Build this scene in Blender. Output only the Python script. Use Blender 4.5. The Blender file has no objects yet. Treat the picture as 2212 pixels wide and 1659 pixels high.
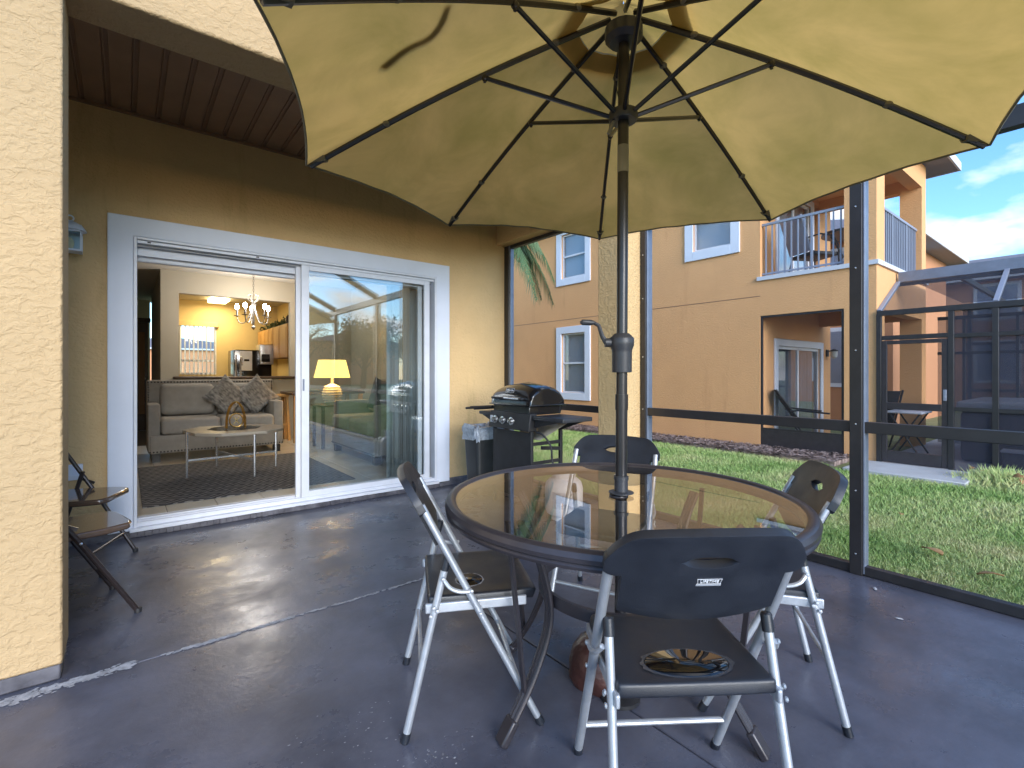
import bpy, bmesh, math, random
import numpy as np
from mathutils import Vector, Matrix
random.seed(7); rng = np.random.default_rng(7)
R = math.radians
sc = bpy.context.scene
C = sc.collection

# ---------------------------------------------------------------- camera
ANG = 51.594                       # the house wall runs along +X; the camera looks this many degrees off +X
cam = bpy.data.cameras.new('camera'); camo = bpy.data.objects.new('camera', cam); C.objects.link(camo)
camo.location = (0, 0, 1.15); camo.rotation_euler = (R(90), 0, R(ANG - 90))
cam.sensor_width = 36; cam.lens = 36 * 1052 / 2212; cam.shift_y = -23.5 / 2212
cam.clip_start = .02; cam.clip_end = 2000
sc.camera = camo

# ---------------------------------------------------------------- light
SUN_EL, SUN_AZ = 20, 193           # azimuth of the sun, degrees clockwise from +Y
sd = Vector((math.sin(R(SUN_AZ)) * math.cos(R(SUN_EL)), math.cos(R(SUN_AZ)) * math.cos(R(SUN_EL)), math.sin(R(SUN_EL))))
w = bpy.data.worlds.new('World'); sc.world = w; w.use_nodes = True
nt = w.node_tree; nt.nodes.clear()
N = lambda t, t_=None: (t_ or nt).nodes.new(t)
out = N('ShaderNodeOutputWorld'); bg = N('ShaderNodeBackground'); bg.inputs['Strength'].default_value = .15
sky = N('ShaderNodeTexSky'); sky.sky_type = 'NISHITA'; sky.sun_disc = False
sky.sun_elevation = R(SUN_EL); sky.sun_rotation = R(SUN_AZ); sky.air_density = 1.0; sky.dust_density = .2; sky.ozone_density = 4.0
tc = N('ShaderNodeTexCoord'); sep = N('ShaderNodeSeparateXYZ'); nt.links.new(tc.outputs['Generated'], sep.inputs[0])
mx = N('ShaderNodeMath'); mx.operation = 'MAXIMUM'; mx.inputs[1].default_value = 0; nt.links.new(sep.outputs['Z'], mx.inputs[0])
ad = N('ShaderNodeMath'); ad.operation = 'ADD'; ad.inputs[1].default_value = .22; nt.links.new(mx.outputs[0], ad.inputs[0])
comb = N('ShaderNodeCombineXYZ')
for i, a in enumerate('XY'):
    dv = N('ShaderNodeMath'); dv.operation = 'DIVIDE'; nt.links.new(sep.outputs[a], dv.inputs[0]); nt.links.new(ad.outputs[0], dv.inputs[1]); nt.links.new(dv.outputs[0], comb.inputs[i])
cn = N('ShaderNodeTexNoise'); cn.inputs['Scale'].default_value = 1.75; cn.inputs['Detail'].default_value = 9; cn.inputs['Roughness'].default_value = .52
mp = N('ShaderNodeMapping'); mp.inputs['Location'].default_value = (.9, .9, 0)
nt.links.new(comb.outputs[0], mp.inputs[0]); nt.links.new(mp.outputs[0], cn.inputs['Vector'])
cr = N('ShaderNodeValToRGB'); cr.color_ramp.elements[0].position = .50; cr.color_ramp.elements[1].position = .64
nt.links.new(cn.outputs['Fac'], cr.inputs[0])
cn2 = N('ShaderNodeTexNoise'); cn2.inputs['Scale'].default_value = 3.1; cn2.inputs['Detail'].default_value = 6; nt.links.new(mp.outputs[0], cn2.inputs['Vector'])
cr2 = N('ShaderNodeValToRGB'); cr2.color_ramp.elements[0].color = (2.3, 2.45, 2.8, 1); cr2.color_ramp.elements[1].color = (4.0, 4.1, 4.3, 1)
cr2.color_ramp.elements[0].position = .35; cr2.color_ramp.elements[1].position = .62
nt.links.new(cn2.outputs['Fac'], cr2.inputs[0])
mix = N('ShaderNodeMix'); mix.data_type = 'RGBA'
nt.links.new(cr.outputs[0], mix.inputs[0]); hs = N('ShaderNodeHueSaturation'); hs.inputs['Saturation'].default_value = 1.12; hs.inputs['Value'].default_value = .88; nt.links.new(sky.outputs[0], hs.inputs['Color']); nt.links.new(hs.outputs[0], mix.inputs[6]); nt.links.new(cr2.outputs[0], mix.inputs[7])
nt.links.new(mix.outputs[2], bg.inputs[0]); nt.links.new(bg.outputs[0], out.inputs[0])
sl = bpy.data.lights.new('sun', 'SUN'); sl.energy = 1.35; sl.angle = R(36); sl.color = (1, .985, .97)
so = bpy.data.objects.new('sun', sl); C.objects.link(so); so.rotation_euler = (-sd).to_track_quat('-Z', 'Y').to_euler()
sc.view_settings.view_transform = 'Standard'; sc.view_settings.look = 'None'; sc.view_settings.gamma = 1
sc.view_settings.exposure = 1.8
sc.view_settings.use_curve_mapping = False
sc.render.engine = 'CYCLES'
cy = sc.cycles; cy.use_denoising = True; cy.max_bounces = 10; cy.diffuse_bounces = 5; cy.glossy_bounces = 5; cy.transmission_bounces = 6; cy.transparent_max_bounces = 16
cy.sample_clamp_indirect = 6; cy.caustics_reflective = False; cy.caustics_refractive = False

# ---------------------------------------------------------------- materials
def mat(name, col, rough=.5, metal=0, var=0, vs=6, bump=0, bs=60, spec=.5, rvar=0, detail=4, col2=None, wpos=False, stretch=None, bdist=.01, emit=None, es=1, coat=0):
    m = bpy.data.materials.new(name); m.use_nodes = True
    t = m.node_tree; b = t.nodes['Principled BSDF']; L = t.links.new
    b.inputs['Base Color'].default_value = (*col, 1); b.inputs['Roughness'].default_value = rough; b.inputs['Metallic'].default_value = metal
    b.inputs['Specular IOR Level'].default_value = spec; b.inputs['Coat Weight'].default_value = coat
    if emit: b.inputs['Emission Color'].default_value = (*emit, 1); b.inputs['Emission Strength'].default_value = es
    if var or bump or rvar or col2:
        if wpos: v = t.nodes.new('ShaderNodeNewGeometry').outputs['Position']
        else: v = t.nodes.new('ShaderNodeTexCoord').outputs['Object']
        if stretch:
            mp = t.nodes.new('ShaderNodeMapping'); mp.inputs['Scale'].default_value = stretch; L(v, mp.inputs[0]); v = mp.outputs[0]
    if var or rvar or col2:
        n = t.nodes.new('ShaderNodeTexNoise'); n.inputs['Scale'].default_value = vs; n.inputs['Detail'].default_value = detail; n.inputs['Roughness'].default_value = .6; L(v, n.inputs['Vector'])
        if var or col2:
            r = t.nodes.new('ShaderNodeValToRGB'); r.color_ramp.elements[0].position = .32; r.color_ramp.elements[1].position = .68
            c2 = col2 or tuple(c * (1 + var) for c in col)
            c1 = col if col2 else tuple(c * (1 - var) for c in col)
            r.color_ramp.elements[0].color = (*c1, 1); r.color_ramp.elements[1].color = (*c2, 1)
            L(n.outputs['Fac'], r.inputs[0]); L(r.outputs[0], b.inputs['Base Color'])
        if rvar:
            mr = t.nodes.new('ShaderNodeMapRange'); mr.inputs[1].default_value = .3; mr.inputs[2].default_value = .7
            mr.inputs[3].default_value = rough - rvar; mr.inputs[4].default_value = rough + rvar; L(n.outputs['Fac'], mr.inputs[0]); L(mr.outputs[0], b.inputs['Roughness'])
    if bump:
        n2 = t.nodes.new('ShaderNodeTexNoise'); n2.inputs['Scale'].default_value = bs; n2.inputs['Detail'].default_value = 3; L(v, n2.inputs['Vector'])
        bp = t.nodes.new('ShaderNodeBump'); bp.inputs['Strength'].default_value = bump; bp.inputs['Distance'].default_value = bdist; L(n2.outputs['Fac'], bp.inputs['Height']); L(bp.outputs[0], b.inputs['Normal'])
    return m

def stucco(name, col, scale=26, strength=.7, dist=.006, var=.07, stain=None):
    m = bpy.data.materials.new(name); m.use_nodes = True; t = m.node_tree; b = t.nodes['Principled BSDF']; L = t.links.new
    b.inputs['Roughness'].default_value = .85; b.inputs['Specular IOR Level'].default_value = .2
    g = t.nodes.new('ShaderNodeNewGeometry').outputs['Position']
    mp = t.nodes.new('ShaderNodeMapping'); mp.inputs['Scale'].default_value = (1, 1, 1.35); L(g, mp.inputs[0])
    n = t.nodes.new('ShaderNodeTexNoise'); n.inputs['Scale'].default_value = scale; n.inputs['Detail'].default_value = 3.5; n.inputs['Roughness'].default_value = .55; n.inputs['Distortion'].default_value = .5; L(mp.outputs[0], n.inputs[0])
    r = t.nodes.new('ShaderNodeValToRGB'); r.color_ramp.elements[0].position = .40; r.color_ramp.elements[1].position = .62; L(n.outputs['Fac'], r.inputs[0])
    n3 = t.nodes.new('ShaderNodeTexNoise'); n3.inputs['Scale'].default_value = scale * 7; n3.inputs['Detail'].default_value = 2; L(g, n3.inputs[0])
    ma = t.nodes.new('ShaderNodeMath'); ma.operation = 'MULTIPLY_ADD'; ma.inputs[1].default_value = .18; L(n3.outputs['Fac'], ma.inputs[0]); L(r.outputs[0], ma.inputs[2])
    bp = t.nodes.new('ShaderNodeBump'); bp.inputs['Strength'].default_value = strength; bp.inputs['Distance'].default_value = dist; L(ma.outputs[0], bp.inputs['Height']); L(bp.outputs[0], b.inputs['Normal'])
    n2 = t.nodes.new('ShaderNodeTexNoise'); n2.inputs['Scale'].default_value = 1.3; n2.inputs['Detail'].default_value = 7; n2.inputs['Roughness'].default_value = .65; L(g, n2.inputs[0])
    r2 = t.nodes.new('ShaderNodeValToRGB'); r2.color_ramp.elements[0].position = .3; r2.color_ramp.elements[1].position = .7
    r2.color_ramp.elements[0].color = (*(c * (1 - var) for c in col), 1); r2.color_ramp.elements[1].color = (*(c * (1 + var) for c in col), 1)
    L(n2.outputs['Fac'], r2.inputs[0])
    src = r2.outputs[0]
    if stain:
        n4 = t.nodes.new('ShaderNodeTexNoise'); n4.inputs['Scale'].default_value = 2.2; n4.inputs['Detail'].default_value = 8; n4.inputs['Roughness'].default_value = .7
        mp4 = t.nodes.new('ShaderNodeMapping'); mp4.inputs['Scale'].default_value = (1.6, 1.6, .28); mp4.inputs['Location'].default_value = (3, 1, 2); L(g, mp4.inputs[0]); L(mp4.outputs[0], n4.inputs[0])
        r4 = t.nodes.new('ShaderNodeValToRGB'); r4.color_ramp.elements[0].position = .56; r4.color_ramp.elements[1].position = .78; r4.color_ramp.elements[1].color = (.5, .5, .5, 1); L(n4.outputs['Fac'], r4.inputs[0])
        mxx = t.nodes.new('ShaderNodeMix'); mxx.data_type = 'RGBA'; mxx.inputs[7].default_value = (*stain, 1); L(r4.outputs[0], mxx.inputs[0]); L(src, mxx.inputs[6]); src = mxx.outputs[2]
    L(src, b.inputs['Base Color'])
    return m

def glass(name, tint=(1, 1, 1), ior=1.5, refl=1.0, rough=.0):
    m = bpy.data.materials.new(name); m.use_nodes = True; t = m.node_tree; t.nodes.clear(); L = t.links.new
    o = t.nodes.new('ShaderNodeOutputMaterial'); mx = t.nodes.new('ShaderNodeMixShader'); tr = t.nodes.new('ShaderNodeBsdfTransparent'); gl = t.nodes.new('ShaderNodeBsdfGlossy')
    tr.inputs[0].default_value = (*tint, 1); gl.inputs['Roughness'].default_value = rough
    fr = t.nodes.new('ShaderNodeFresnel'); fr.inputs[0].default_value = ior
    mu = t.nodes.new('ShaderNodeMath'); mu.operation = 'MULTIPLY'; mu.use_clamp = True; mu.inputs[1].default_value = refl; L(fr.outputs[0], mu.inputs[0])
    gm_ = t.nodes.new('ShaderNodeNewGeometry'); iv = t.nodes.new('ShaderNodeMath'); iv.operation = 'SUBTRACT'; iv.inputs[0].default_value = 1; L(gm_.outputs['Backfacing'], iv.inputs[1])   # reflect once, on the entry face only
    mf = t.nodes.new('ShaderNodeMath'); mf.operation = 'MULTIPLY'; L(mu.outputs[0], mf.inputs[0]); L(iv.outputs[0], mf.inputs[1]); mu = mf
    L(mu.outputs[0], mx.inputs[0]); L(tr.outputs[0], mx.inputs[1]); L(gl.outputs[0], mx.inputs[2]); L(mx.outputs[0], o.inputs[0])
    return m

def screen(name, op, col):
    m = bpy.data.materials.new(name); m.use_nodes = True; t = m.node_tree; t.nodes.clear(); L = t.links.new
    o = t.nodes.new('ShaderNodeOutputMaterial'); mx = t.nodes.new('ShaderNodeMixShader'); tr = t.nodes.new('ShaderNodeBsdfTransparent'); d = t.nodes.new('ShaderNodeBsdfDiffuse')
    d.inputs[0].default_value = (*col, 1); mx.inputs[0].default_value = op; L(tr.outputs[0], mx.inputs[1]); L(d.outputs[0], mx.inputs[2]); L(mx.outputs[0], o.inputs[0])
    return m

def fabric_trans(name, col, tcol, var=.12, vs=4):
    m = bpy.data.materials.new(name); m.use_nodes = True; t = m.node_tree; t.nodes.clear(); L = t.links.new
    o = t.nodes.new('ShaderNodeOutputMaterial'); mx = t.nodes.new('ShaderNodeMixShader'); mx.inputs[0].default_value = .55
    d = t.nodes.new('ShaderNodeBsdfDiffuse'); tr = t.nodes.new('ShaderNodeBsdfTranslucent')
    g = t.nodes.new('ShaderNodeTexCoord').outputs['Object']
    n = t.nodes.new('ShaderNodeTexNoise'); n.inputs['Scale'].default_value = vs; n.inputs['Detail'].default_value = 7; n.inputs['Roughness'].default_value = .6; n.inputs['Distortion'].default_value = .4; L(g, n.inputs[0])
    for sh, c in ((d, col), (tr, tcol)):
        r = t.nodes.new('ShaderNodeValToRGB'); r.color_ramp.elements[0].position = .3; r.color_ramp.elements[1].position = .62
        r.color_ramp.elements[0].color = (c[0] * (1 - 1.3 * var), c[1] * (1 - var), c[2] * (1 - 1.6 * var), 1); r.color_ramp.elements[1].color = (c[0] * (1 + var), c[1] * (1 + var * .8), c[2] * (1 + var), 1)
        L(n.outputs['Fac'], r.inputs[0]); L(r.outputs[0], sh.inputs[0])
    L(d.outputs[0], mx.inputs[1]); L(tr.outputs[0], mx.inputs[2]); L(mx.outputs[0], o.inputs[0])
    return m

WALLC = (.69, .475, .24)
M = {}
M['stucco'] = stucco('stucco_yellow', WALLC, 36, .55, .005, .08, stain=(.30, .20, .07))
M['stucco_dimmed'] = stucco('stucco_yellow_dimmed', (.49, .345, .19), 28, .6, .006, .05)  # wall paint darkened to offset the stronger daylight on pillar and beam
M['nstucco'] = stucco('stucco_orange', (.77, .42, .195), 34, .5, .004, .05, stain=(.55, .28, .13))
M['fstucco'] = stucco('stucco_far', (.56, .27, .14), 30, .2, .003, .05)
M['white'] = mat('white_paint', (.74, .78, .88), .45, var=.03, vs=3)
M['alu_white'] = mat('white_aluminium', (.72, .74, .80), .35, var=.04, vs=8)
M['bronze'] = mat('bronze_aluminium', (.022, .021, .024), .42, 0, var=.2, vs=12, spec=.6)
M['steelstrip'] = mat('screen_channel_grey', (.20, .23, .30), .38, .3, var=.1, vs=10)
M['silver'] = mat('silver_powder_coat', (.50, .53, .58), .36, .55, var=.08, vs=30, bump=.06, bs=300)
M['plastic'] = mat('black_moulded_plastic', (.016, .019, .027), .38, 0, var=.25, vs=8, rvar=.1, bump=.25, bs=420, bdist=.002, spec=.55)
M['blackmetal'] = mat('black_enamel', (.012, .012, .014), .14, 0, spec=.6, coat=.5)
M['matblack'] = mat('black_matt_metal', (.022, .022, .025), .5, 0, var=.2, vs=10)
M['darkplastic'] = mat('grey_black_plastic', (.035, .036, .042), .42, 0, var=.1, vs=12)
M['tablemetal'] = mat('dark_bronze_table_metal', (.045, .040, .047), .33, .25, var=.15, vs=14, spec=.6)
M['pole'] = mat('umbrella_pole_metal', (.03, .028, .03), .28, .35, var=.15, vs=9, spec=.6)
M['grey_pole'] = mat('grey_sleeve', (.22, .21, .18), .5, var=.05)
M['chairbrown'] = mat('brown_enamel_steel', (.035, .026, .026), .3, .25, spec=.6)
M['seatbrown'] = mat('brown_gloss_seat', (.10, .065, .045), .16, .0, spec=.7, coat=.6)
M['glass'] = glass('window_glass', (.94, .97, .97), 1.5, 5.0)
M['nglass'] = glass('neighbour_glass', (.85, .88, .92), 1.5, 2.6)
M['tglass'] = glass('bronze_table_glass', (.96, .915, .86), 1.5, 1.75)
M['clearglass'] = glass('lantern_glass', (.85, .93, .95), 1.45, 1.5)
M['screen'] = screen('insect_screen', .07, (.06, .06, .065))
M['nscreen'] = screen('neighbour_insect_screen', .38, (.06, .065, .095))
M['water'] = mat('puddle_water', (.004, .004, .005), .015, spec=.9)
M['canopy'] = fabric_trans('olive_canopy_fabric', (.44, .305, .12), (.58, .375, .11), .18, 2.8)
M['canopyhem'] = mat('canopy_hem', (.22, .20, .14), .85, var=.15)
M['ventoverlap'] = fabric_trans('vent_overlap_fabric', (.55, .60, .74), (.62, .68, .84), .05, 9)
M['strap'] = mat('canopy_strap', (.10, .09, .06), .9, var=.1)
M['soffit'] = mat('brown_soffit', (.27, .155, .09), .55, var=.12, vs=3)
M['concrete'] = mat('pale_concrete', (.50, .51, .52), .85, var=.12, vs=2.5, bump=.2, bs=60)
M['tile'] = mat('beige_tile', (.50, .46, .38), .28, var=.06, vs=3)
M['grout'] = mat('grout', (.24, .21, .17), .9)
M['inwall'] = mat('beige_plaster', (.40, .36, .28), .8, var=.03, vs=2, bump=.1, bs=80)
M['kitwall'] = mat('kitchen_yellow_plaster', (.56, .43, .20), .8, var=.03)
M['ceil'] = mat('ceiling_plaster', (.50, .47, .41), .9)
M['sofa'] = mat('grey_sofa_fabric', (.27, .25, .22), .95, var=.10, vs=9, bump=.3, bs=500, bdist=.002)
M['sofadark'] = mat('dark_wood_leg', (.012, .010, .009), .35)
M['nail'] = mat('nailhead_bronze', (.03, .025, .02), .3, .8)
M['pillow'] = mat('patterned_pillow', (.09, .085, .078), .95, col2=(.30, .285, .26), vs=16, detail=1.5, stretch=(1, 1, 2.2))
M['pillowdark'] = mat('dark_pillow', (.05, .052, .055), .9, col2=(.11, .11, .11), vs=40)
M['tabletop'] = mat('taupe_stone_top', (.30, .27, .22), .25, var=.06)
M['chrome'] = mat('brushed_silver', (.6, .63, .67), .25, .85)
M['gold'] = mat('polished_gold', (.80, .56, .20), .16, 1)
M['oak'] = mat('honey_oak', (.42, .23, .07), .45, var=.14, vs=6, stretch=(1, 1, .15))
M['oakdark'] = mat('dark_oak_wood', (.26, .13, .04), .5)  # darker oak for cabinet carcasses and hall door panels
M['appliance'] = mat('black_appliance', (.008, .008, .009), .12, spec=.6)
M['stainless'] = mat('stainless', (.55, .55, .55), .3, .8)
M['dwood'] = mat('dark_wood', (.06, .035, .02), .4, var=.2, vs=4)
M['blind'] = mat('vinyl_blind', (.62, .65, .66), .55)
M['blindgrey'] = mat('grey_vertical_blind', (.52, .55, .58), .6, var=.12, vs=2)
M['shade'] = mat('lamp_shade_linen', (.62, .42, .13), .9, emit=(1.0, .60, .14), es=1.1)
M['ceramic'] = mat('cream_ceramic', (.72, .62, .42), .4)
M['bulb'] = mat('lit_bulb', (1, 1, 1), .3, emit=(.85, .9, 1), es=40)
M['panel_light'] = mat('kitchen_light_panel', (1, .9, .6), .4, emit=(1, .78, .36), es=3.2)
M['iron'] = mat('antique_iron', (.20, .18, .15), .4, .6)
M['bin'] = mat('bin_plastic', (.03, .033, .036), .4)
M['bag'] = mat('bag_film', (.42, .46, .52), .2, var=.35, vs=22)
M['tank'] = mat('white_propane_tank', (.66, .66, .70), .35, var=.03)
M['tanklabel'] = mat('tank_label', (.28, .28, .36), .5, col2=(.62, .62, .66), vs=60)
M['mulch'] = mat('wood_mulch', (.07, .04, .034), .9, col2=(.46, .36, .33), vs=11, wpos=True)
M['dryleaf'] = mat('dry_leaf', (.30, .15, .05), .7, col2=(.48, .30, .13), vs=14)
M['bark'] = mat('bark', (.10, .075, .05), .9, var=.2)
M['palm'] = mat('palm_leaf', (.045, .095, .035), .45, col2=(.12, .20, .08), vs=3, wpos=True)
M['leaf'] = mat('tree_leaf', (.028, .05, .016), .6, col2=(.075, .10, .03), vs=1.2, wpos=True)
M['roof'] = mat('grey_shingle', (.20, .19, .22), .9, var=.18, vs=12, bump=.3, bs=20)
M['fascia'] = mat('fascia_white', (.62, .64, .70), .6)
M['soffitgrey'] = mat('grey_soffit', (.22, .22, .25), .7)
M['spa'] = mat('spa_cabinet', (.030, .022, .022), .5, var=.2)
M['sparim'] = mat('spa_cover', (.36, .38, .44), .5)
M['rail'] = mat('grey_balcony_rail', (.27, .30, .38), .45, .1)
M['curtain'] = mat('grey_curtain', (.22, .25, .29), .85, var=.15, vs=4)
M['dark'] = mat('unlit_backing_black', (.02, .022, .026), .9)
M['basebrown'] = mat('reddish_resin_base', (.065, .026, .022), .35, var=.3, vs=12, bump=.5, bs=30)
M['stain'] = mat('wet_stain_ring', (.05, .052, .06), .25)
M['label'] = mat('logo_print', (.75, .76, .8), .5)
M['knob'] = mat('chromed_knob', (.62, .62, .62), .2, .9)

def floor_mat():
    m = mat('painted_concrete', (.040, .037, .044), .3)
    t = m.node_tree; b = t.nodes['Principled BSDF']; L = t.links.new
    g = t.nodes.new('ShaderNodeNewGeometry').outputs['Position']
    def noise(s, d, rgh=.6, dist=0):
        n = t.nodes.new('ShaderNodeTexNoise'); n.inputs['Scale'].default_value = s; n.inputs['Detail'].default_value = d; n.inputs['Roughness'].default_value = rgh; n.inputs['Distortion'].default_value = dist; L(g, n.inputs[0]); return n.outputs['Fac']
    def ramp(src, p0, p1, c0, c1):
        r = t.nodes.new('ShaderNodeValToRGB'); r.color_ramp.elements[0].position = p0; r.color_ramp.elements[1].position = p1; r.color_ramp.elements[0].color = (*c0, 1); r.color_ramp.elements[1].color = (*c1, 1); L(src, r.inputs[0]); return r.outputs[0]
    def mixc(f, a, c):
        x = t.nodes.new('ShaderNodeMix'); x.data_type = 'RGBA'; L(f, x.inputs[0]); L(a, x.inputs[6]); x.inputs[7].default_value = (*c, 1); return x.outputs[2]
    base = ramp(noise(1.7, 8, .65), .3, .72, (.040, .042, .057), (.132, .138, .182))
    base = mixc(ramp(noise(5.5, 9, .72, .6), .60, .78, (0, 0, 0), (.35,) * 3), base, (.16, .15, .17))
    sp = t.nodes.new('ShaderNodeTexVoronoi'); sp.inputs['Scale'].default_value = 9; L(g, sp.inputs['Vector'])
    spk = ramp(sp.outputs['Distance'], .018, .03, (1, 1, 1), (0, 0, 0))
    gate = ramp(noise(11, 1), .52, .56, (0, 0, 0), (1, 1, 1))
    mm = t.nodes.new('ShaderNodeMath'); mm.operation = 'MULTIPLY'; L(spk, mm.inputs[0]); L(gate, mm.inputs[1])
    base = mixc(mm.outputs[0], base, (.55, .55, .58))
    scf = ramp(noise(26, 6, .8, 1.2), .66, .74, (0, 0, 0), (1, 1, 1)); g2 = ramp(noise(1.35, 3, .5), .57, .70, (0, 0, 0), (.9,) * 3)
    m2 = t.nodes.new('ShaderNodeMath'); m2.operation = 'MULTIPLY'; L(scf, m2.inputs[0]); L(g2, m2.inputs[1])
    base = mixc(m2.outputs[0], base, (.42, .42, .47))
    base = mixc(ramp(noise(2.3, 10, .78, .3), .56, .72, (0, 0, 0), (.5,) * 3), base, (.13, .135, .17))
    base = mixc(ramp(noise(70, 3, .6), .70, .76, (0, 0, 0), (.55,) * 3), base, (.30, .30, .33))
    L(base, b.inputs['Base Color'])
    mr = t.nodes.new('ShaderNodeMapRange'); mr.inputs[1].default_value = .3; mr.inputs[2].default_value = .7; mr.inputs[3].default_value = .16; mr.inputs[4].default_value = .5; L(noise(3.1, 7, .65), mr.inputs[0]); L(mr.outputs[0], b.inputs['Roughness'])
    bp = t.nodes.new('ShaderNodeBump'); bp.inputs['Strength'].default_value = .25; bp.inputs['Distance'].default_value = .004; L(noise(38, 5, .6), bp.inputs['Height']); L(bp.outputs[0], b.inputs['Normal'])
    b.inputs['Specular IOR Level'].default_value = .6
    return m
M['floor'] = floor_mat()
M['chip'] = mat('bare_chipped_concrete', (.36, .36, .38), .85, var=.3, vs=40, wpos=True)
M['basepaint'] = mat('dark_base_paint', (.05, .047, .058), .5, col2=(.15, .145, .165), vs=9, wpos=True)
M['lawn'] = mat('lawn_soil', (.14, .17, .055), .95, col2=(.26, .27, .12), vs=2.2, wpos=True)

def grass_mat():
    m = bpy.data.materials.new('grass_blades'); m.use_nodes = True; t = m.node_tree; b = t.nodes['Principled BSDF']; L = t.links.new
    g = t.nodes.new('ShaderNodeNewGeometry').outputs['Position']
    n = t.nodes.new('ShaderNodeTexNoise'); n.inputs['Scale'].default_value = 1.1; n.inputs['Detail'].default_value = 5; L(g, n.inputs[0])
    r = t.nodes.new('ShaderNodeValToRGB'); e = r.color_ramp.elements
    e[0].position = .3; e[0].color = (.18, .33, .075, 1); e[1].position = .72; e[1].color = (.60, .57, .30, 1)
    k = e.new(.5); k.color = (.40, .52, .19, 1)
    n2 = t.nodes.new('ShaderNodeTexNoise'); n2.inputs['Scale'].default_value = 22; L(g, n2.inputs[0])
    a = t.nodes.new('ShaderNodeMath'); a.operation = 'MULTIPLY_ADD'; a.inputs[1].default_value = .55; L(n2.outputs['Fac'], a.inputs[0])
    s = t.nodes.new('ShaderNodeMath'); s.operation = 'SUBTRACT'; s.inputs[1].default_value = .275; L(n.outputs['Fac'], s.inputs[0]); L(s.outputs[0], a.inputs[2])
    L(a.outputs[0], r.inputs[0]); L(r.outputs[0], b.inputs['Base Color']); b.inputs['Roughness'].default_value = .65
    b.inputs['Specular IOR Level'].default_value = .25
    return m
M['grass'] = grass_mat()

def rug_mat():
    m = mat('diamond_rug', (.05, .05, .055), .95); t = m.node_tree; b = t.nodes['Principled BSDF']; L = t.links.new
    tcx = t.nodes.new('ShaderNodeTexCoord'); s = t.nodes.new('ShaderNodeSeparateXYZ'); L(tcx.outputs['Object'], s.inputs[0])
    def mth(op, a, bb=None):
        n = t.nodes.new('ShaderNodeMath'); n.operation = op
        for i, q in enumerate((a, bb)):
            if q is None: continue
            if isinstance(q, (int, float)): n.inputs[i].default_value = q
            else: L(q, n.inputs[i])
        return n.outputs[0]
    def tri(o, p): return mth('ABSOLUTE', mth('SUBTRACT', mth('FRACT', mth('MULTIPLY', o, 1 / p)), .5))
    d = mth('ADD', tri(s.outputs['X'], .30), tri(s.outputs['Y'], .26))
    ring = mth('GREATER_THAN', mth('FRACT', mth('MULTIPLY', d, 4.0)), .60)
    mx = t.nodes.new('ShaderNodeMix'); mx.data_type = 'RGBA'; L(ring, mx.inputs[0]); mx.inputs[6].default_value = (.022, .023, .027, 1); mx.inputs[7].default_value = (.17, .165, .16, 1); L(mx.outputs[2], b.inputs['Base Color'])
    return m
M['rug'] = rug_mat()

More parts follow.
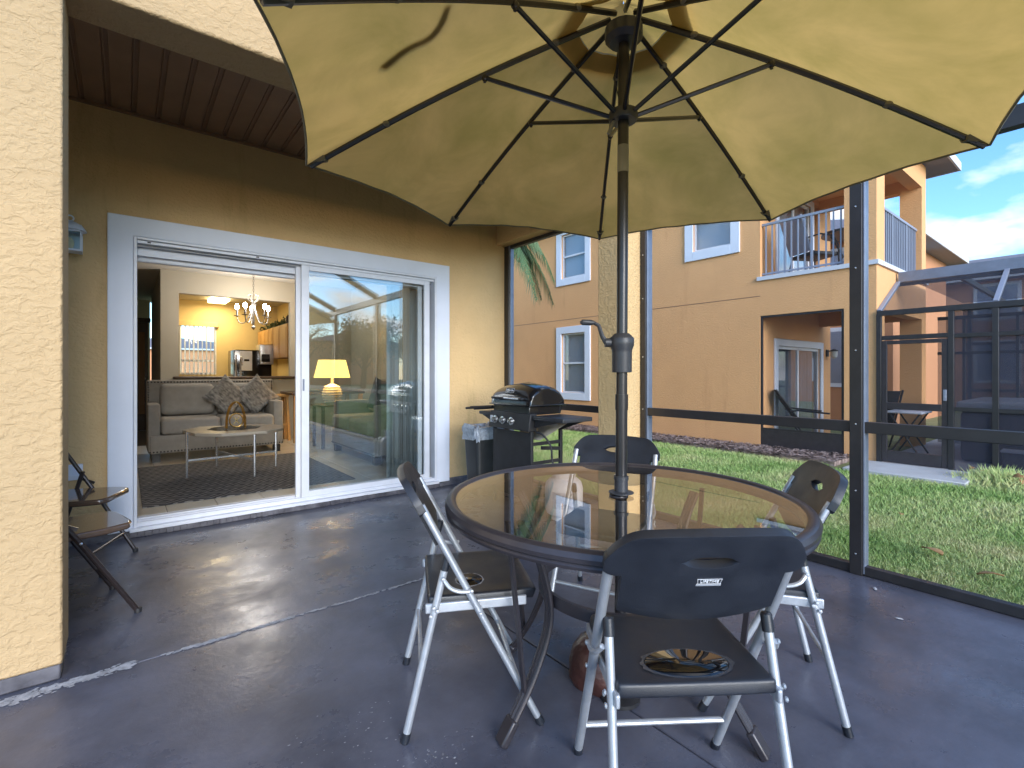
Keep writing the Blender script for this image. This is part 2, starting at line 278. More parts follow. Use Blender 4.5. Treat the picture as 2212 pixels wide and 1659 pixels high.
# ---------------------------------------------------------------- mesh builder
class MB:
    def __init__(s): s.v = []; s.f = []
    def add(s, v, f):
        o = len(s.v); s.v += [tuple(p) for p in v]; s.f += [tuple(i + o for i in q) for q in f]; return s
    def box(s, x0, x1, y0, y1, z0, z1):
        if x0 > x1: x0, x1 = x1, x0
        if y0 > y1: y0, y1 = y1, y0
        if z0 > z1: z0, z1 = z1, z0
        v = [(x, y, z) for z in (z0, z1) for y in (y0, y1) for x in (x0, x1)]
        return s.add(v, [(0, 2, 3, 1), (4, 5, 7, 6), (0, 1, 5, 4), (2, 6, 7, 3), (0, 4, 6, 2), (1, 3, 7, 5)])
    def rbox(s, x0, x1, y0, y1, z0, z1, r=.01, seg=3, mtx=None):
        bm = bmesh.new(); bmesh.ops.create_cube(bm, size=1)
        for q in bm.verts: q.co = Vector(((x0 + x1) / 2 + q.co.x * (x1 - x0), (y0 + y1) / 2 + q.co.y * (y1 - y0), (z0 + z1) / 2 + q.co.z * (z1 - z0)))
        bmesh.ops.bevel(bm, geom=bm.edges[:], offset=r, segments=seg, affect='EDGES', profile=.5)
        if mtx: bm.transform(mtx)
        bm.verts.index_update(); s.add([q.co[:] for q in bm.verts], [[q.index for q in f.verts] for f in bm.faces]); bm.free(); return s
    def bar(s, p0, p1, w, h, up=(0, 0, 1)):
        p0, p1, up = Vector(p0), Vector(p1), Vector(up); d = (p1 - p0).normalized()
        if abs(d.dot(up)) > .99: up = Vector((1, 0, 0))
        a = d.cross(up).normalized(); b = a.cross(d).normalized(); v = []
        for p in (p0, p1):
            for i, j in ((-1, -1), (1, -1), (1, 1), (-1, 1)): v.append(p + a * (w / 2 * i) + b * (h / 2 * j))
        return s.add(v, [(0, 1, 2, 3), (7, 6, 5, 4), (0, 4, 5, 1), (1, 5, 6, 2), (2, 6, 7, 3), (3, 7, 4, 0)])
    def tube(s, pts, r, n=10, closed=False, flat=1.0, up=None):
        pts = [Vector(p) for p in pts]; k = len(pts); rs = r if isinstance(r, (list, tuple)) else [r] * k; v = []; f = []
        T = [((pts[(i + 1) % k] if closed or i < k - 1 else pts[i]) - (pts[i - 1] if closed or i > 0 else pts[i])).normalized() for i in range(k)]
        u = Vector(up) if up else Vector((0, 0, 1))
        if abs(T[0].dot(u)) > .95: u = Vector((1, 0, 0))
        a = T[0].cross(u).normalized()
        for i in range(k):
            a = (a - T[i] * a.dot(T[i])).normalized(); b = T[i].cross(a)
            for j in range(n):
                th = 2 * math.pi * j / n; v.append(pts[i] + a * (rs[i] * math.cos(th)) + b * (rs[i] * flat * math.sin(th)))
        for i in range(k if closed else k - 1):
            for j in range(n):
                q = (i + 1) % k; f.append((i * n + j, i * n + (j + 1) % n, q * n + (j + 1) % n, q * n + j))
        if not closed: f.append(tuple(range(n))[::-1]); f.append(tuple((k - 1) * n + j for j in range(n)))
        return s.add(v, f)
    def lathe(s, prof, c=(0, 0, 0), n=32, axis='z', closed=False):
        v = []; f = []; k = len(prof)
        for r, z in prof:
            for j in range(n):
                th = 2 * math.pi * j / n; x, y = r * math.cos(th), r * math.sin(th)
                p = (x, y, z) if axis == 'z' else ((z, x, y) if axis == 'x' else (y, z, x)); v.append((c[0] + p[0], c[1] + p[1], c[2] + p[2]))
        for i in range(k if closed else k - 1):
            q = (i + 1) % k
            for j in range(n): f.append((i * n + j, i * n + (j + 1) % n, q * n + (j + 1) % n, q * n + j))
        if not closed:
            if prof[0][0] > 1e-4: f.append(tuple(range(n))[::-1])
            if prof[-1][0] > 1e-4: f.append(tuple((k - 1) * n + j for j in range(n)))
        return s.add(v, f)
    def prism(s, pts, e):          # planar outline extruded by vector e
        n = len(pts); e = Vector(e); v = [Vector(p) for p in pts] + [Vector(p) + e for p in pts]
        return s.add(v, [tuple(range(n))[::-1], tuple(range(n, 2 * n))] + [(i, (i + 1) % n, n + (i + 1) % n, n + i) for i in range(n)])
    def ball(s, c, r, n=10, m=6, sc_=(1, 1, 1)):
        return s.add([(c[0] + x * sc_[0], c[1] + y * sc_[1], c[2] + z * sc_[2]) for x, y, z in MB().lathe([(max(1e-5, r * math.sin(math.pi * i / m)), -r * math.cos(math.pi * i / m)) for i in range(m + 1)], n=n).v], MB().lathe([(1, 0)] * (m + 1), n=n).f[:m * n])
    def build(s, name, m, parent=None, smooth=35, bev=0, kind=None, loc=None, label=None):
        me = bpy.data.meshes.new(name); me.from_pydata(s.v, [], s.f)
        bm = bmesh.new(); bm.from_mesh(me); bmesh.ops.remove_doubles(bm, verts=bm.verts, dist=1e-5); bmesh.ops.recalc_face_normals(bm, faces=bm.faces); bm.to_mesh(me); bm.free()
        me.materials.append(M[m] if isinstance(m, str) else m)
        if smooth:
            me.polygons.foreach_set('use_smooth', [True] * len(me.polygons)); me.set_sharp_from_angle(angle=R(smooth))
        o = bpy.data.objects.new(name, me); C.objects.link(o)
        if parent: o.parent = parent
        if loc: o.location = loc
        if bev:
            b = o.modifiers.new('bevel', 'BEVEL'); b.width = bev; b.segments = 2; b.limit_method = 'ANGLE'; b.angle_limit = R(40)
        if kind: o['kind'] = kind
        if label: o['label'] = label
        return o

def bez(pts, n=18):      # Catmull-Rom through the points
    pts = [Vector(p) for p in pts]; P_ = [pts[0] * 2 - pts[1]] + pts + [pts[-1] * 2 - pts[-2]]; o = []
    for i in range(1, len(P_) - 2):
        for j in range(n if i < len(P_) - 3 else n + 1):
            u = j / n; a, b, c, d = P_[i - 1:i + 3]; o.append(.5 * ((2 * b) + (c - a) * u + (2 * a - 5 * b + 4 * c - d) * u * u + (3 * b - a - 3 * c + d) * u ** 3))
    return o
def tag(o, label, cat, group=None):
    o['label'] = label; o['category'] = cat
    if group: o['group'] = group
    return o
def thing(name, label, cat, loc=(0, 0, 0), rz=0, group=None):
    o = bpy.data.objects.new(name, None); C.objects.link(o); o.location = loc; o.rotation_euler = (0, 0, rz); o.empty_display_size = .1
    return tag(o, label, cat, group)
def copy_tree(o, parent=None):
    c = o.copy(); C.objects.link(c)
    if parent: c.parent = parent
    for ch in list(o.children): copy_tree(ch, c)
    return c
def box(name, m, parent, *b, **k): return MB().box(*b).build(name, m, parent, **k)
def text(name, body, size, m, parent, mtx, ext=.0008):
    cu = bpy.data.curves.new(name, 'FONT'); cu.body = body; cu.size = size; cu.extrude = ext; cu.align_x = 'CENTER'; cu.align_y = 'CENTER'; cu.resolution_u = 3
    tmp = bpy.data.objects.new(name, cu); C.objects.link(tmp); bpy.context.view_layer.update(); me = bpy.data.meshes.new_from_object(tmp.evaluated_get(bpy.context.evaluated_depsgraph_get())); bpy.data.objects.remove(tmp)
    me.materials.clear(); me.materials.append(M[m]); o = bpy.data.objects.new(name, me); C.objects.link(o); o.parent = parent; o.matrix_local = mtx; return o
def merged_np(name, verts, faces_per, m, nv, parent=None, kind='stuff'):
    """verts: (n, nv, 3) array, each row one polygon"""
    n = len(verts); me = bpy.data.meshes.new(name); me.vertices.add(n * nv); me.vertices.foreach_set('co', verts.reshape(-1).astype(np.float32))
    me.loops.add(n * nv); me.loops.foreach_set('vertex_index', np.arange(n * nv, dtype=np.int32)); me.polygons.add(n)
    me.polygons.foreach_set('loop_start', np.arange(0, n * nv, nv, dtype=np.int32)); me.update(calc_edges=True); me.validate()
    me.materials.append(M[m]); o = bpy.data.objects.new(name, me); C.objects.link(o); o.parent = parent
    if kind: o['kind'] = kind
    return o

D = 4.35            # plane of the house wall with the sliding door
GZ = -.10           # lawn level
XS = 3.30           # plane of the pool-cage screen on the patio's edge

# ================================================================ GROUND
MB().box(-60, 90, -80, 60, GZ - .5, GZ - .012).build('ground', 'lawn', kind='structure')
pf = MB().box(-4, XS + .06, -5, D, GZ - .2, -.03).build('patio_floor', 'floor', kind='structure')
def slab(x0, x1, y0, y1): MB().box(x0, x1, y0, y1, -.028, 0).build('concrete_slab', 'floor', pf, bev=.004)
slab(-4, XS + .06, 2.445, D - .001); slab(-4, 1.347, -5, 2.437); slab(1.353, XS + .06, -5, 2.437)
def chipline(x0, x1, y, w, seed, dens=420):
    g = np.random.default_rng(seed); n = int((x1 - x0) * dens); x = g.uniform(x0, x1, n); yy = y + g.normal(0, w / 3, n) + .004 * np.sin(x * 9 + seed)
    keep = g.random(n) < .35 + .65 * (np.sin(x * 13 + seed) * np.sin(x * 31 + 2 * seed) > -.25); x, yy = x[keep], yy[keep]; n = len(x)
    a0 = g.uniform(0, 6.28, n); k = 6; rr_ = g.uniform(.002, .0085, n)[:, None] * g.uniform(.5, 1.2, (n, k)); th = a0[:, None] + np.arange(k) * 2 * np.pi / k
    v = np.stack([x[:, None] + rr_ * np.cos(th) * 1.6, yy[:, None] + rr_ * np.sin(th), np.broadcast_to(.0012 + g.uniform(0, .0022, n)[:, None], (n, k))], 2)
    return merged_np('bare_joint_edge', v, None, 'chip', k, pf)
chipline(-.75, .03, 2.436, .034, 1, 1100); chipline(.11, .62, 2.437, .017, 2, 800); chipline(.62, 1.30, 2.437, .012, 3, 420); chipline(-1.6, -.15, 2.42, .04, 4, 500)
for k_, (cx_, cy_, rd_, nn_) in enumerate(((.66, .86, .09, 90), (.50, 1.05, .22, 60), (.55, 1.55, .25, 50), (.72, 1.28, .12, 40))):
    g = np.random.default_rng(40 + k_); x = cx_ + g.normal(0, rd_ * .6, nn_); yy = cy_ + g.normal(0, rd_ * .35, nn_); kk_ = 5; rr_ = g.uniform(.0008, .0032, nn_)[:, None] * g.uniform(.5, 1.2, (nn_, kk_)); th = g.uniform(0, 6.28, nn_)[:, None] + np.arange(kk_) * 2 * np.pi / kk_
    merged_np('bare_scuff', np.stack([x[:, None] + rr_ * np.cos(th) * 1.5, yy[:, None] + rr_ * np.sin(th), np.broadcast_to(.0012 + g.uniform(0, .002, nn_)[:, None], (nn_, kk_))], 2), None, 'chip', kk_, pf)
# litter on the slab: single fallen bits
for i, (x, y, s, a) in enumerate(((3.12, .83, .022, .4), (2.83, .66, .018, 1.9), (1.55, 2.95, .015, .7), (.62, 3.6, .013, 2.2), (.35, 3.9, .012, .3), (2.55, 2.2, .010, 1.2))):
    b = MB().ball((0, 0, 0), 1, 8, 4, (s, s * .42, s * .18)); o = b.build('fallen_petal', 'chip', None); o.location = (x, y, s * .18 + .001); o.rotation_euler = (0, 0, a)
    tag(o, ('pale petal lying beside the screen post foot', 'thin pale bit of litter on the slab right of the chairs', 'pale crumb of litter on the slab left of the table', 'pale crumb of litter in front of the open door', 'pale crumb of litter below the door threshold', 'tiny pale crumb of litter beside the grill')[i], 'litter', 'bits of litter on the patio')

# ================================================================ OUR HOUSE
house = thing('house', 'yellow stucco house with covered patio around the sliding door', 'house', (0, 0, 0))
wl = MB(); T = .15
wl.box(-4, .035, D, D + T, .07, 3.3); wl.box(.035, 2.46, D, D + T, 2.115, 3.3); wl.box(2.46, 3.375, D, D + T, .07, 3.3)
wl.build('wall', 'stucco', house)
MB().box(3.225, 3.375, D + T + .001, 13, -.1, 3.3).build('side_wall', 'stucco', house)
bs = MB(); bs.box(-4, 3.38, D - .012, D + .1, -.02, .068); bs.build('painted_base', 'basepaint', house, bev=.006)
rgh = MB()     # lumpy dark mortar curb under the threshold
r_ = random.Random(3); n = 60
for i in range(n):
    x0 = .02 + 2.5 * i / n; rgh.box(x0, x0 + 2.5 / n + .002, D - .045 - r_.uniform(0, .02), D - .01, .001, .036 + r_.uniform(0, .008))
rgh.build('threshold_curb', 'basepaint', house, bev=.004)
MB().box(-4, -.186, 2.48, 2.72, .058, 2.62).build('pillar', 'stucco_dimmed', house, bev=.008)
MB().box(-4, -.192, 2.487, 2.714, .001, .0575).build('pillar_base', 'basepaint', house, bev=.006)
MB().box(-4, 3.42, 2.481, 2.719, 2.622, 3.6).build('front_beam', 'stucco_dimmed', house, bev=.012)
MB().box(3.02, 3.30, 2.45, 2.68, -.1, 2.6215).build('column', 'stucco', house, bev=.008)
MB().box(3.225, 3.419, 2.7195, D - .001, 2.568, 3.3).build('side_beam', 'stucco', house, bev=.006)
MB().box(-4, 3.42, 2.72, 13.2, 3.305, 3.5).build('light_blocking_slab', 'soffit', house)  # unseen slab added to block light above the patio and rooms
sf = MB().box(-4, 3.224, 2.7195, D - .0005, 2.99, 3.05).build('soffit', 'soffit', house)
x = -1.05; P = .137; protos = None
while x < 3.2:
    if protos is None:
        q = MB(); q.box(.012, P - .020, 2.722, D - .003, -.009, 0); q.box(P - .014, P - .007, 2.722, D - .003, -.007, 0)
        protos = q.build('soffit_panel', 'soffit', sf, bev=.002); protos.location = (x, 0, 2.9895)
    else:
        o = protos.copy(); C.objects.link(o); o.location = (x, 0, 2.9895)
    x += P
MB().box(-4, 3.224, D - .02, D - .0005, 2.962, 2.981).build('soffit_trim', 'soffit', house)

# sliding door set in the wall
dr = bpy.data.objects.new('sliding_door', None); C.objects.link(dr); dr.parent = house; dr.location = (0, D, 0); dr['label'] = 'white framed sliding glass door standing half open'
t = MB().prism([(x_, -.032, z_) for x_, z_ in ((-.10, .045), (-.10, 2.249), (2.607, 2.249), (2.607, .045), (2.4545, .045), (2.4545, 2.112), (.041, 2.112), (.041, .045))], (0, .0315, 0))
t.build('stucco_surround', 'white', dr, bev=.006)
f = MB()
f.box(.042, .062, -.034, .12, .05, 2.11); f.box(2.434, 2.4535, -.034, .12, .05, 2.11); f.box(.062, 2.434, -.034, .12, 2.093, 2.1105)
f.box(.062, 2.434, -.012, .006, 2.070, 2.093); f.box(.062, 2.434, .04, .05, 2.058, 2.093); f.box(.062, 2.434, .085, .12, 2.0, 2.093)
f.build('frame', 'alu_white', dr, bev=.003)
s_ = MB(); s_.box(.02, 2.47, -.06, .149, .040, .066); s_.box(.02, 2.47, -.022, -.010, .066, .096); s_.box(.02, 2.47, .03, .042, .066, .098); s_.box(.02, 2.47, .085, .149, .066, .1005)
s_.build('threshold_track', 'alu_white', dr, bev=.003)
for z, x in ((2.082, .12), (2.082, .82)): MB().box(x, x + .02, -.0155, -.0125, z - .005, z + .005).build('track_bumper', 'matblack', dr)
hb = MB(); hb.rbox(.062, 1.15, .125, .165, 1.965, 2.03, .01); hb.build('blind_headrail', 'alu_white', dr)
def sash(name, x0, x1, y, z0, z1, lw, rw):
    e = bpy.data.objects.new(name, None); C.objects.link(e); e.parent = dr; e.location = (0, y, 0)
    q = MB(); q.box(x0, x0 + lw, -.016, .016, z0, z1); q.box(x1 - rw, x1, -.016, .016, z0, z1); q.box(x0 + lw, x1 - rw, -.015, .015, z1 - .05, z1); q.box(x0 + lw, x1 - rw, -.015, .015, z0, z0 + .075)
    q.build('sash_frame', 'alu_white', e, bev=.003)
    MB().box(x0 + lw, x1 - rw, -.003, .003, z0 + .075, z1 - .05).build('pane', 'glass', e)
    return e
p1 = sash('fixed_panel', 1.168, 2.39, .012, .066, 2.078, .062, .058)
p2 = sash('open_panel', 1.135, 2.33, .062, .066, 2.058, .045, .045)
h = MB(); h.box(1.147, 1.165, .03, .044, .98, 1.16); h.box(1.143, 1.1465, -.02, .03, 1.02, 1.12); h.build('handle', 'alu_white', p2, bev=.003)
MB().box(1.176, 1.19, -.022, -.0165, 1.0, 1.1).build('latch_plate', 'steelstrip', p1, bev=.002)

# lantern on the wall, half hidden by the pillar
ln = thing('wall_lantern', 'white metal wall lantern with clear glass beside the door', 'lantern', (-.285, D, 1.94))
q = MB(); q.rbox(-.055, .055, -.02, -.001, .03, .2, .006); q.build('back_plate', 'white', ln)
q = MB(); q.box(-.06, .06, -.145, -.025, .0, .012)
for sx in (-1, 1):
    for sy in (-.145, -.033): q.box(sx * .056 - .004, sx * .056 + .004, sy, sy + .008, .012, .13)
q.box(-.06, .06, -.145, -.137, .126, .136); q.box(-.06, .06, -.033, -.025, .126, .136); q.box(-.06, -.052, -.145, -.025, .126, .136); q.box(.052, .06, -.145, -.025, .126, .136)
q.build('cage', 'white', ln)
MB().lathe([(.084, 0), (.082, .008), (.062, .038), (.03, .058), (.012, .064), (.001, .066)], (0, -.085, .136), 20).build('cap', 'white', ln)
MB().tube([(.018 * math.cos(a), -.085, .218 + .018 * math.sin(a)) for a in np.linspace(0, 2 * math.pi, 14, False)], .005, 6, True).build('hanging_ring', 'white', ln)
MB().tube([(0, -.02, .17), (0, -.05, .2), (0, -.085, .197)], .007, 6).build('bracket', 'white', ln)
MB().box(-.05, .05, -.135, -.035, .014, .125).build('glass_body', 'clearglass', ln)
MB().lathe([(.012, 0), (.02, .03), (.02, .06), (.005, .08)], (0, -.085, .013), 12).build('bulb', 'ceramic', ln)
ob = thing('outlet_box', 'white weatherproof outlet box low on the wall behind the brown chair', 'outlet', (-.265, D, .46))
MB().rbox(-.045, .04, -.04, -.001, 0, .085, .006).build('cover', 'white', ob); MB().box(-.047, .042, -.045, -.0405, -.015, .015).build('flap', 'alu_white', ob)

# ================================================================ SCREEN ENCLOSURE OF OUR PATIO
cage = thing('screen_enclosure', 'dark bronze aluminium screen enclosure along the patio edge', 'screen enclosure', (XS, 0, 0))
def cpost(x, y, z0, z1, w=.05, dpt=.075, m='bronze', name='post', strip=True):
    o = MB().box(x - dpt / 2, x + dpt / 2, y - w / 2, y + w / 2, z0, z1).build(name, m, cage, bev=.003)
    if strip: MB().box(x - dpt / 2 + .012, x + dpt / 2 + .004, y - w / 2 - .010, y - w / 2 - .0005, z0 + .01, z1 - .01).build('spline_channel', 'steelstrip', o, bev=.002)
    for zz in (.12, .48, .86, 1.28, 1.75, 2.1):
        if zz < z1 - .05: MB().lathe([(.006, 0), (.005, -.003), (.001, -.0045)], (x - dpt / 2 - .0003, y, zz), 8, 'x').build('screw', 'chrome', o)
    return o
PY = [2.418, .96, -1.1, -3.1, -4.9]
ZE = 2.31
for i, y in enumerate(PY): cpost(0, y, 0, 2.6 if i == 0 else ZE, .045 if i == 0 else .062)
def bar(name, p0, p1, w_, h_, par=None): return MB().bar(p0, p1, w_, h_).build(name, 'bronze', par or cage, bev=.003)
for i in range(len(PY) - 1):
    a, b = PY[i] - .033, PY[i + 1] + .033
    bar('chair_rail', (0, a, .842), (0, b, .842), .05, .062); bar('sill_rail', (0, a, .028), (0, b, .028), .05, .05)
    MB().box(-.002, .002, b, a, .053, .811).build('screen_panel', 'screen', cage); MB().box(-.002, .002, b, a, .873, ZE - .001).build('screen_panel', 'screen', cage)
bar('eave_beam', (0, 2.395, ZE + .05), (0, -4.95, ZE + .05), .06, .1)
# far wall, roof beams (seen in the glass of the door)
for xx in (-1.9, -3.8, -5.7): cpost(xx, -4.9, 0, ZE, .062, strip=False)
bar('eave_beam', (-.03, -4.9, ZE + .05), (-7, -4.9, ZE + .05), .06, .1); bar('chair_rail', (-.04, -4.9, .842), (-7, -4.9, .842), .05, .062); bar('sill_rail', (-.04, -4.9, .028), (-7, -4.9, .028), .05, .05)
for y in PY[1:]: bar('roof_rafter', (-.01, y, ZE + .1), (-1.15, y + .0, 2.98), .05, .09); bar('roof_beam', (-1.15, y, 2.98), (-7, y, 3.0), .05, .09)
bar('roof_purlin', (-1.15, 2.47, 2.98), (-1.15, -4.9, 2.98), .05, .09); bar('roof_purlin', (-3.6, 2.47, 2.99), (-3.6, -4.9, 2.99), .05, .07)
# frame of the small opening between column and wall
e = bpy.data.objects.new('side_opening_frame', None); C.objects.link(e); e.parent = cage
q = MB(); q.box(.035, .085, D - .075, D - .002, -.02, 2.566); q.build('wall_channel', 'bronze', e, bev=.003)
q = MB(); q.box(.04, .088, D - .11, D - .0755, -.02, 2.566); q.build('spline_channel', 'steelstrip', e, bev=.002)
for zz in (.35, .95, 1.55, 2.05): MB().lathe([(.006, 0), (.001, -.004)], (.0395, D - .093, zz), 8, 'x').build('screw', 'bronze', e)
q = MB(); q.box(.035, .085, 2.69, D - .11, 2.53, 2.566); q.box(.035, .085, 2.69, D - .11, .79, .85); q.box(.035, .085, 2.69, D - .11, -.02, .03); q.box(.035, .085, 2.682, 2.715, .03, 2.53); q.build('crossbars', 'bronze', e, bev=.003)
MB().box(.058, .062, 2.716, D - .112, .031, .789).build('screen_panel', 'screen', e); MB().box(.058, .062, 2.716, D - .112, .851, 2.529).build('screen_panel', 'screen', e)

# ================================================================ LAWN
def blades(n, xr, yr, h, wd, seed, dens=None):
    g = np.random.default_rng(seed); x = g.uniform(*xr, n); y = g.uniform(*yr, n)
    a = g.uniform(0, 2 * np.pi, n); hh = h * g.uniform(.45, 1.25, n); ww = wd * g.uniform(.6, 1.3, n); ln_ = hh * g.uniform(.2, 1.0, n); b = g.uniform(0, 2 * np.pi, n)
    v = np.zeros((n, 3, 3)); z0 = GZ - .012
    v[:, 0] = np.stack([x - ww * np.cos(a), y - ww * np.sin(a), np.full(n, z0)], 1); v[:, 1] = np.stack([x + ww * np.cos(a), y + ww * np.sin(a), np.full(n, z0)], 1)
    v[:, 2] = np.stack([x + ln_ * np.cos(b), y + ln_ * np.sin(b), z0 + hh], 1); return v
V = np.concatenate([blades(150000, (XS + .07, 5.2), (-1.2, 6.0), .038, .0048, 1), blades(110000, (5.2, 7.52), (-2.5, 9.5), .045, .007, 2), blades(26000, (XS + .3, 7.75), (-12, -1.2), .06, .010, 3), blades(24000, (7.75, 8.1), (-4, 1.05), .07, .006, 4)])
pad = (V[:, 0, 0] > 7.22) & (V[:, 0, 1] > 1.08) & (V[:, 0, 1] < 2.5)
o = merged_np('grass', V[~pad], None, 'grass', 3); o['label'] = 'short green lawn turf between patio and orange house'; o['category'] = 'grass'
# thatch of dry clippings along the sill
g = np.random.default_rng(5); n = 2600; x = XS + .06 + np.abs(g.normal(0, .05, n)); y = g.uniform(-1, 2.35, n); a = g.uniform(0, 6.28, n); l = g.uniform(.012, .04, n); zz = GZ + g.uniform(0, .035, n)
dx, dy = np.cos(a) * l, np.sin(a) * l; v = np.stack([np.stack([x - dx, y - dy, zz], 1), np.stack([x + dx, y + dy, zz + .004], 1), np.stack([x - dy * .15, y + dx * .15, zz + .006], 1)], 1)
o = merged_np('clippings', v, None, 'dryleaf', 3); o['label'] = 'dry grass clippings along the enclosure sill'; o['category'] = 'clippings'
MB().box(7.50, 8.18, 2.45, 14, GZ - .3, GZ + .05).build('mulch_bed', 'mulch', kind='structure')
g = np.random.default_rng(6); n = 9000; x = g.uniform(7.46, 8.16, n); y = g.uniform(2.42, 12, n); a = g.uniform(0, 6.28, n); l = g.uniform(.015, .05, n); wv = g.uniform(.004, .012, n); zz = GZ + .054 + g.uniform(0, .03, n)
c_, s2 = np.cos(a), np.sin(a); tl = g.uniform(-.012, .012, n)
v = np.stack([np.stack([x - c_ * l - s2 * wv, y - s2 * l + c_ * wv, zz - tl], 1), np.stack([x + c_ * l - s2 * wv, y + s2 * l + c_ * wv, zz + tl], 1), np.stack([x + c_ * l + s2 * wv, y + s2 * l - c_ * wv, zz + tl + .004], 1), np.stack([x - c_ * l + s2 * wv, y - s2 * l - c_ * wv, zz - tl + .004], 1)], 1)
o = merged_np('mulch_chips', v, None, 'mulch', 4); o['label'] = 'brown wood mulch chips at the foot of the orange wall'; o['category'] = 'mulch'
MB().box(7.25, 8.12, 1.1, 2.28, GZ - .3, GZ + .035).build('path', 'concrete', kind='structure', bev=.01)
MB().box(8.12, 14.4, -6, 2.2, GZ - .3, GZ + .02).build('path', 'concrete', kind='structure')
def leaf(loc, s, rz, tilt, label, m='dryleaf'):
    v = []; n = 7
    for i in range(n):
        tt = i / (n - 1); wv = .32 * math.sin(math.pi * tt) ** .8 * (1 - .3 * tt) + .004
        v += [((tt - .5) * s, -wv * s, .10 * s * math.sin(3 * tt) + .05 * s), ((tt - .5) * s, 0, .10 * s * math.sin(3 * tt)), ((tt - .5) * s, wv * s, .10 * s * math.sin(3 * tt) + .07 * s)]
    f = [q for i in range(n - 1) for q in ((3 * i, 3 * i + 3, 3 * i + 4, 3 * i + 1), (3 * i + 1, 3 * i + 4, 3 * i + 5, 3 * i + 2))]
    o = MB().add(v, f).build('dry_leaf', m, None); o.location = loc; o.rotation_euler = (tilt, tilt * .5, rz); sol = o.modifiers.new('s', 'SOLIDIFY'); sol.thickness = .002
    return tag(o, label, 'leaf', 'dry leaves lying on the lawn')
leaf((4.285, .82, GZ + .035), .17, .9, .1, 'large curled tan leaf on the lawn behind the right chair')
leaf((4.075, .507, GZ + .03), .13, 2.1, .15, 'pale dry leaf on the lawn close to the enclosure sill')
leaf((5.2, 1.2, GZ + .04), .07, .2, .2, 'small orange leaf on the lawn to the right of the post')
leaf((3.9, 3.15, GZ + .04), .10, 1.2, .3, 'yellow leaf on the lawn behind the grill')
# leafy tuft with dead leaves beside the neighbour's path
tf = thing('plant_tuft', 'green grass tuft full of dead brown leaves beside the concrete path', 'plant', (7.75, .86, GZ))
g = np.random.default_rng(8); n = 900; x = g.normal(0, .18, n); y = g.normal(0, .26, n); a = g.uniform(0, 6.28, n); hh = g.uniform(.08, .24, n) * np.exp(-(x ** 2 / .12 + y ** 2 / .2)); ll = hh * g.uniform(.2, .9, n); ww = .008
v = np.stack([np.stack([x - ww, y + ww, np.zeros(n)], 1), np.stack([x + ww, y - ww, np.zeros(n)], 1), np.stack([x + np.cos(a) * ll, y + np.sin(a) * ll, hh], 1)], 1)
merged_np('blades', v, None, 'grass', 3, tf)
for i in range(16):
    s = random.uniform(.08, .16); v = [(-s / 2, 0, 0), (0, -s * .3, .02), (s / 2, 0, 0), (0, s * .3, .03)]
    o = MB().add(v, [(0, 1, 2), (0, 2, 3)]).build('dead_leaf', 'dryleaf', tf); o.location = (random.gauss(-.05, .14), random.gauss(-.02, .2), random.uniform(.05, .14)); o.rotation_euler = (random.uniform(-.6, .6), random.uniform(-.6, .6), random.uniform(0, 6))
    o.modifiers.new('s', 'SOLIDIFY').thickness = .003
# ================================================================ NEIGHBOUR'S HOUSE
def inv(o, p): o.matrix_parent_inverse = Matrix.Translation(p.location).inverted(); return o
NX = 8.15
nh = thing('neighbor_house', 'orange two storey house with corner balcony across the lawn', 'house', (NX, 2.15, GZ))
q = MB(); ZT = 4.7
for y0, y1, zs in ((3.73, 4.22, ((-.2, ZT),)), (4.22, 4.93, ((-.2, 3.36), (4.42, ZT))), (4.93, 7.6, ((-.2, ZT),)), (7.6, 8.37, ((-.2, .69), (2.08, 3.38), (4.42, ZT))), (8.37, 14, ((-.2, ZT),))):
    for z0, z1 in zs: q.box(NX, NX + .18, y0, y1, z0, z1)
q.box(NX, NX + .18, 2.54, 3.73, 2.087, 2.66); q.box(NX, NX + .18, 2.54, 3.73, 4.3, ZT); q.box(NX, NX + .36, 2.15, 2.54, -.2, ZT)
q.box(NX + .36, 10.55, 2.15, 2.33, 2.06, 2.66); q.box(NX + .36, 10.55, 2.15, 2.33, 4.3, ZT); q.box(10.55, 10.82, 2.15, 2.45, -.2, ZT)
q.box(10.62, 10.80, 2.45, 3.73, 2.06, 2.66); q.box(10.62, 10.80, 2.45, 3.73, 4.3, ZT)
q.box(NX + .18, 8.76, 3.73, 3.9, -.2, ZT); q.box(8.76, 10.64, 3.73, 3.9, 1.66, 2.66); q.box(10.64, 11.2, 3.73, 3.9, -.2, ZT); q.box(8.76, 10.64, 3.73, 3.9, 4.4, ZT); q.box(11.02, 11.2, 3.9, 14, -.2, ZT)
inv(q.build('wall', 'nstucco', nh), nh)
inv(MB().box(NX - .003, NX + .002, 3.73, 14, 2.407, 2.419).build('control_joint', 'soffit', nh), nh)
q = MB(); q.box(NX + .18, 10.62, 2.33, 3.73, 2.45, 2.655); q.box(NX + .18, 10.62, 2.33, 3.73, 4.5, 4.6); inv(q.build('balcony_floor', 'nstucco', nh), nh)
q = MB(); q.box(NX - .035, NX + .18, 2.12, 3.77, 2.662, 2.725); q.box(NX + .18, 10.85, 2.115, 2.34, 2.663, 2.724); inv(q.build('balcony_coping', 'fascia', nh), nh)
q = MB(); q.box(NX + .4, 11.0, 3.95, 4.0, -.2, 4.6); q.box(NX + .4, NX + .45, 4.0, 13, -.2, 4.6); inv(q.build('dark_backing', 'dark', nh), nh)  # near-black sheets stand in for the shade of unlit rooms
inv(MB().box(NX + .01, NX + .05, 2.545, 3.725, -.1, .232).build('kick_plate', 'tablemetal', nh), nh)
